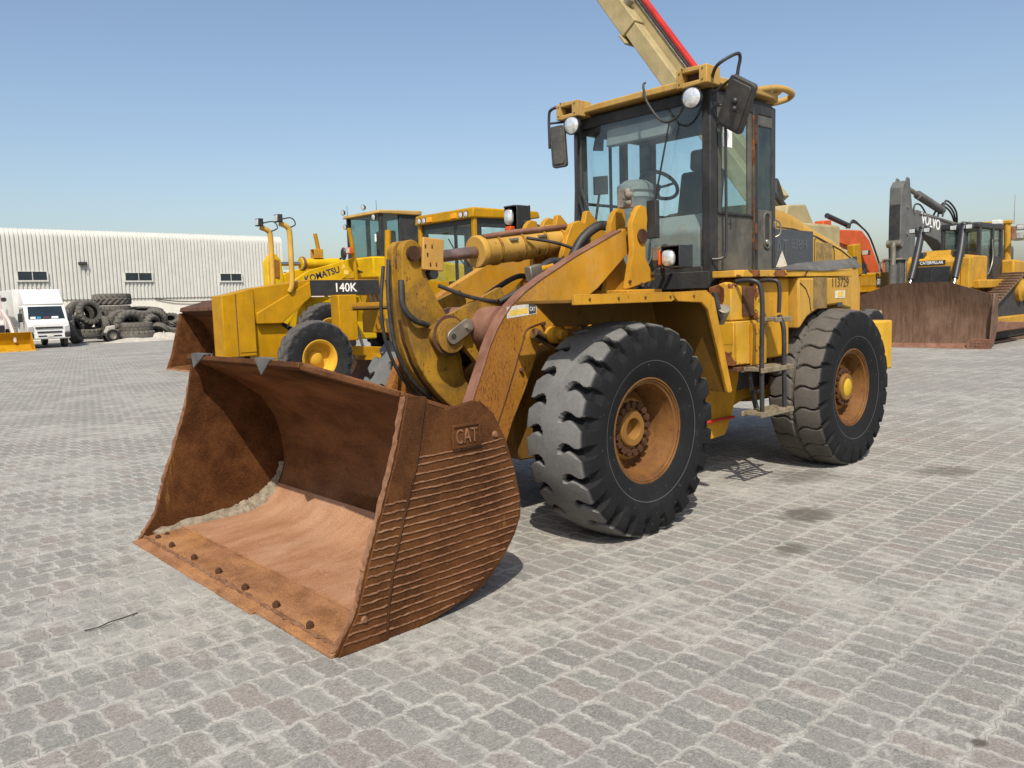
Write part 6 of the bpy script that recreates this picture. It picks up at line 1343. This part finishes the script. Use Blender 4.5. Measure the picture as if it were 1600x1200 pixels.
for y, s_ in ((-40.2, .75), (-42.6, 1.05)):
    for x in (-4.0, -2.35):
        w_ = part_empty('wheel', Bh.o, Vector((x, y, .69*s_))-Bh.l, (0, 0, rad(90) if x < -3 else rad(-90))); w_.scale = (s_,)*3; obj('tyre', tm_lug, w_); obj('rim', rim_y, w_)
Bh.b(MB().box(-3.7, -2.6, -43.4, -39.5, .5, .95), 'chassis', 'pink', None, .03)

# ---- scrap tyres against the wall
tA = tyre_mesh('scrap_tyre', M['tyre_pile'], .69, .23, .34, 'lug', 20*12, 20, .04, 6)
tB = tyre_mesh('scrap_tyre', M['tyre_pile'], .69, .20, .36, 'radial', 22*12, 22, .03, 8)
tC = tyre_mesh('scrap_tyre', M['tyre_pile'], .69, .22, .38, 'rock', 18*14, 18, .05, 7)
GRP = 'scrap tyres heaped against the warehouse'
def scrap(me, x, y, z, dia, lean, turn, label, wd=1.0):
    o = obj('scrap_tyre', me, None); s_ = dia/1.38; o.scale = (s_, s_*wd, s_); o.location = (x, y, z)
    o.rotation_euler = (rad(lean), 0, rad(turn)); tag(o, label, 'tyre', GRP); return o
scrap(tA, -10.62, -46.6, 2.44, 2.12, 90, 0, 'big dark tyre lying flat, topmost of the tall tyre stack', .95)
scrap(tB, -10.58, -46.6, 1.78, 2.10, 90, 15, 'big tyre lying flat directly under the topmost tyre of the stack', .95)
scrap(tA, -10.60, -46.6, 1.12, 2.05, 90, 40, 'big tyre lying flat, third from the top of the tall stack', .95)
scrap(tB, -10.65, -46.7, .42, 2.05, 90, 70, 'bottom tyre of the tall stack, mostly hidden by the leaning tyres', 1.0)
scrap(tC, -9.05, -45.6, 1.72, 1.45, 8, 15, 'black-holed tyre standing high on the heap, left of the tall stack')
scrap(tB, -8.80, -46.5, 1.55, 1.75, 5, 20, 'large pale tyre standing behind the raised black-holed tyre')
scrap(tC, -8.95, -45.9, .55, 1.6, 84, 0, 'tyre lying flat at the foot of the heap under the raised tyre', 1.1)
scrap(tA, -8.10, -45.2, .80, 1.6, 12, 60, 'black tyre standing on edge right beside the white truck')
scrap(tA, -7.95, -46.3, 1.25, 1.6, 15, 50, 'black tyre peeping out above its neighbour behind the white truck')
scrap(tB, -10.70, -45.5, .92, 1.85, -6, 12, 'brown tyre leaning upright behind the pale lugged tyre')
scrap(tA, -9.75, -45.2, 1.0, 1.0, 4, 80, 'narrow tyre standing edge-on above the small cart wheel', 1.1)
scrap(tC, -11.0, -44.9, .90, 1.80, -8, 4, 'pale deep-lugged tyre standing upright, facing the yard')
scrap(tB, -11.15, -44.2, .80, 1.72, 88, 0, 'dark grey tyre lying flat in front of the pale lugged tyre', 1.05)
scrap(tC, -11.15, -44.1, .28, 1.85, 90, 30, 'pale tyre lying flat on the ground, lowest at the front of the heap', 1.0)
scrap(tB, -12.35, -46.3, 1.55, 2.1, 80, 0, 'wide brown tyre lying on top of the right half of the heap', 1.0)
scrap(tA, -12.4, -46.6, .75, 2.0, 86, 0, 'wide tyre lying beneath the wide brown tyre on the right half', 1.2)
scrap(tA, -12.70, -45.6, 1.25, 1.35, -30, -35, 'brown tyre leaning steeply against the right half of the heap')
scrap(tC, -12.20, -45.0, .85, 1.30, -14, 35, 'reddish brown tyre standing with its dark hole turned left')
scrap(tA, -13.60, -46.0, 1.05, 1.45, 62, -30, 'boldly striped tyre tilted on the right end of the heap')
scrap(tB, -13.70, -45.3, .62, 1.40, 70, 0, 'pale tyre lying almost flat on the sand at the right end')
scrap(tB, -12.62, -44.7, .52, 1.10, -42, -50, 'small pale tyre slumped on the sand, low at the front')
# sand heaps
def heap(name, cx, cy, rx, ry, h, seed, label):
    r_ = random.Random(seed); V = []; F = []; nx, ny = 28, 18
    ph = [(r_.uniform(1.5, 7), r_.uniform(1.5, 7), r_.uniform(0, 6), r_.uniform(.04, .12)) for _ in range(7)]
    for i in range(nx+1):
        for j in range(ny+1):
            a, b = i/nx*2-1, j/ny*2-1; d2 = a*a+b*b
            z = h*max(0, 1-d2)**1.1
            z += h*max(0, 1-d2)*sum(k*math.sin(p*a*2+q*b*2+s_) for p, q, s_, k in ph)-.03
            V.append((a*rx, b*ry, z))
    for i in range(nx):
        for j in range(ny): a = i*(ny+1)+j; F.append((a, a+ny+1, a+ny+2, a+1))
    o = MB().add(V, F).build(name, M['gravel'], None, ang=80, loc=(cx, cy, 0)); return tag(o, label, 'sand heap', 'sand heaps by the tyres')
heap('sand_heap', -12.6, -43.5, 1.5, .9, .42, 1, 'low grey sand heap in front of the scrap tyres')
heap('sand_heap', -15.3, -44.2, 2.4, 1.5, .62, 2, 'wider sand heap sloping up to the right of the scrap tyres')
heap('sand_heap', -10.8, -43.0, 2.2, .8, .22, 3, 'thin spread of sand along the edge of the paving')
# little two-wheeled trailer in front of the heap
Ct = W('tow_cart', 'small dirty two wheeled tow cart with a pale wheel, in front of the scrap tyres', 'cart', (-9.6, -44.2, 0))
Ct.b(MB().box(-10.1, -9.3, -44.6, -43.9, .38, .52), 'cart_frame', 'dark', None, .02); Ct.b(MB().prism([(-9.9, .52), (-9.95, .95), (-9.55, .9), (-9.4, .52)], -44.5, -44.0), 'cart_body', M['gravel'], None, .04)
Ct.b(MB().tube([(-9.3, -44.2, .42), (-8.7, -44.1, .36), (-8.2, -44.0, .34)], .04, 8), 'tow_bar', 'dark')
for y in (-43.85, -44.65):
    w_ = part_empty('wheel', Ct.o, Vector((-9.72, y, .37))-Ct.l, (0, 0, 0 if y > -44 else math.pi)); w_.scale = (.54,)*3; obj('tyre', tm_lug, w_); obj('rim', rim_mesh(M['steel_dull'], .345, .15, .06), w_)
rk = MB(); rk.tube([(-15.6, -45.0, .4), (-15.6, -45.0, 1.35), (-16.2, -45.0, 1.4), (-16.2, -45.0, .4)], .05, 8); rk.tube([(-15.1, -45.0, .95), (-16.4, -45.0, .98)], .05, 8)
o = rk.build('pipe_frame', M['dark']); tag(o, 'bent dark pipe frame stuck in the sand beside the far bucket', 'frame')
# a dry twig on the paving
tw = MB().tube(spline([(3.22, .13, .008), (3.16, .15, .012), (3.10, .125, .014), (3.04, .11, .010), (2.95, .085, .008)], 5), .0035, 5)
o = tw.build('twig', M['dark']); tag(o, 'thin dark twig lying on the pavers left of the bucket', 'twig')
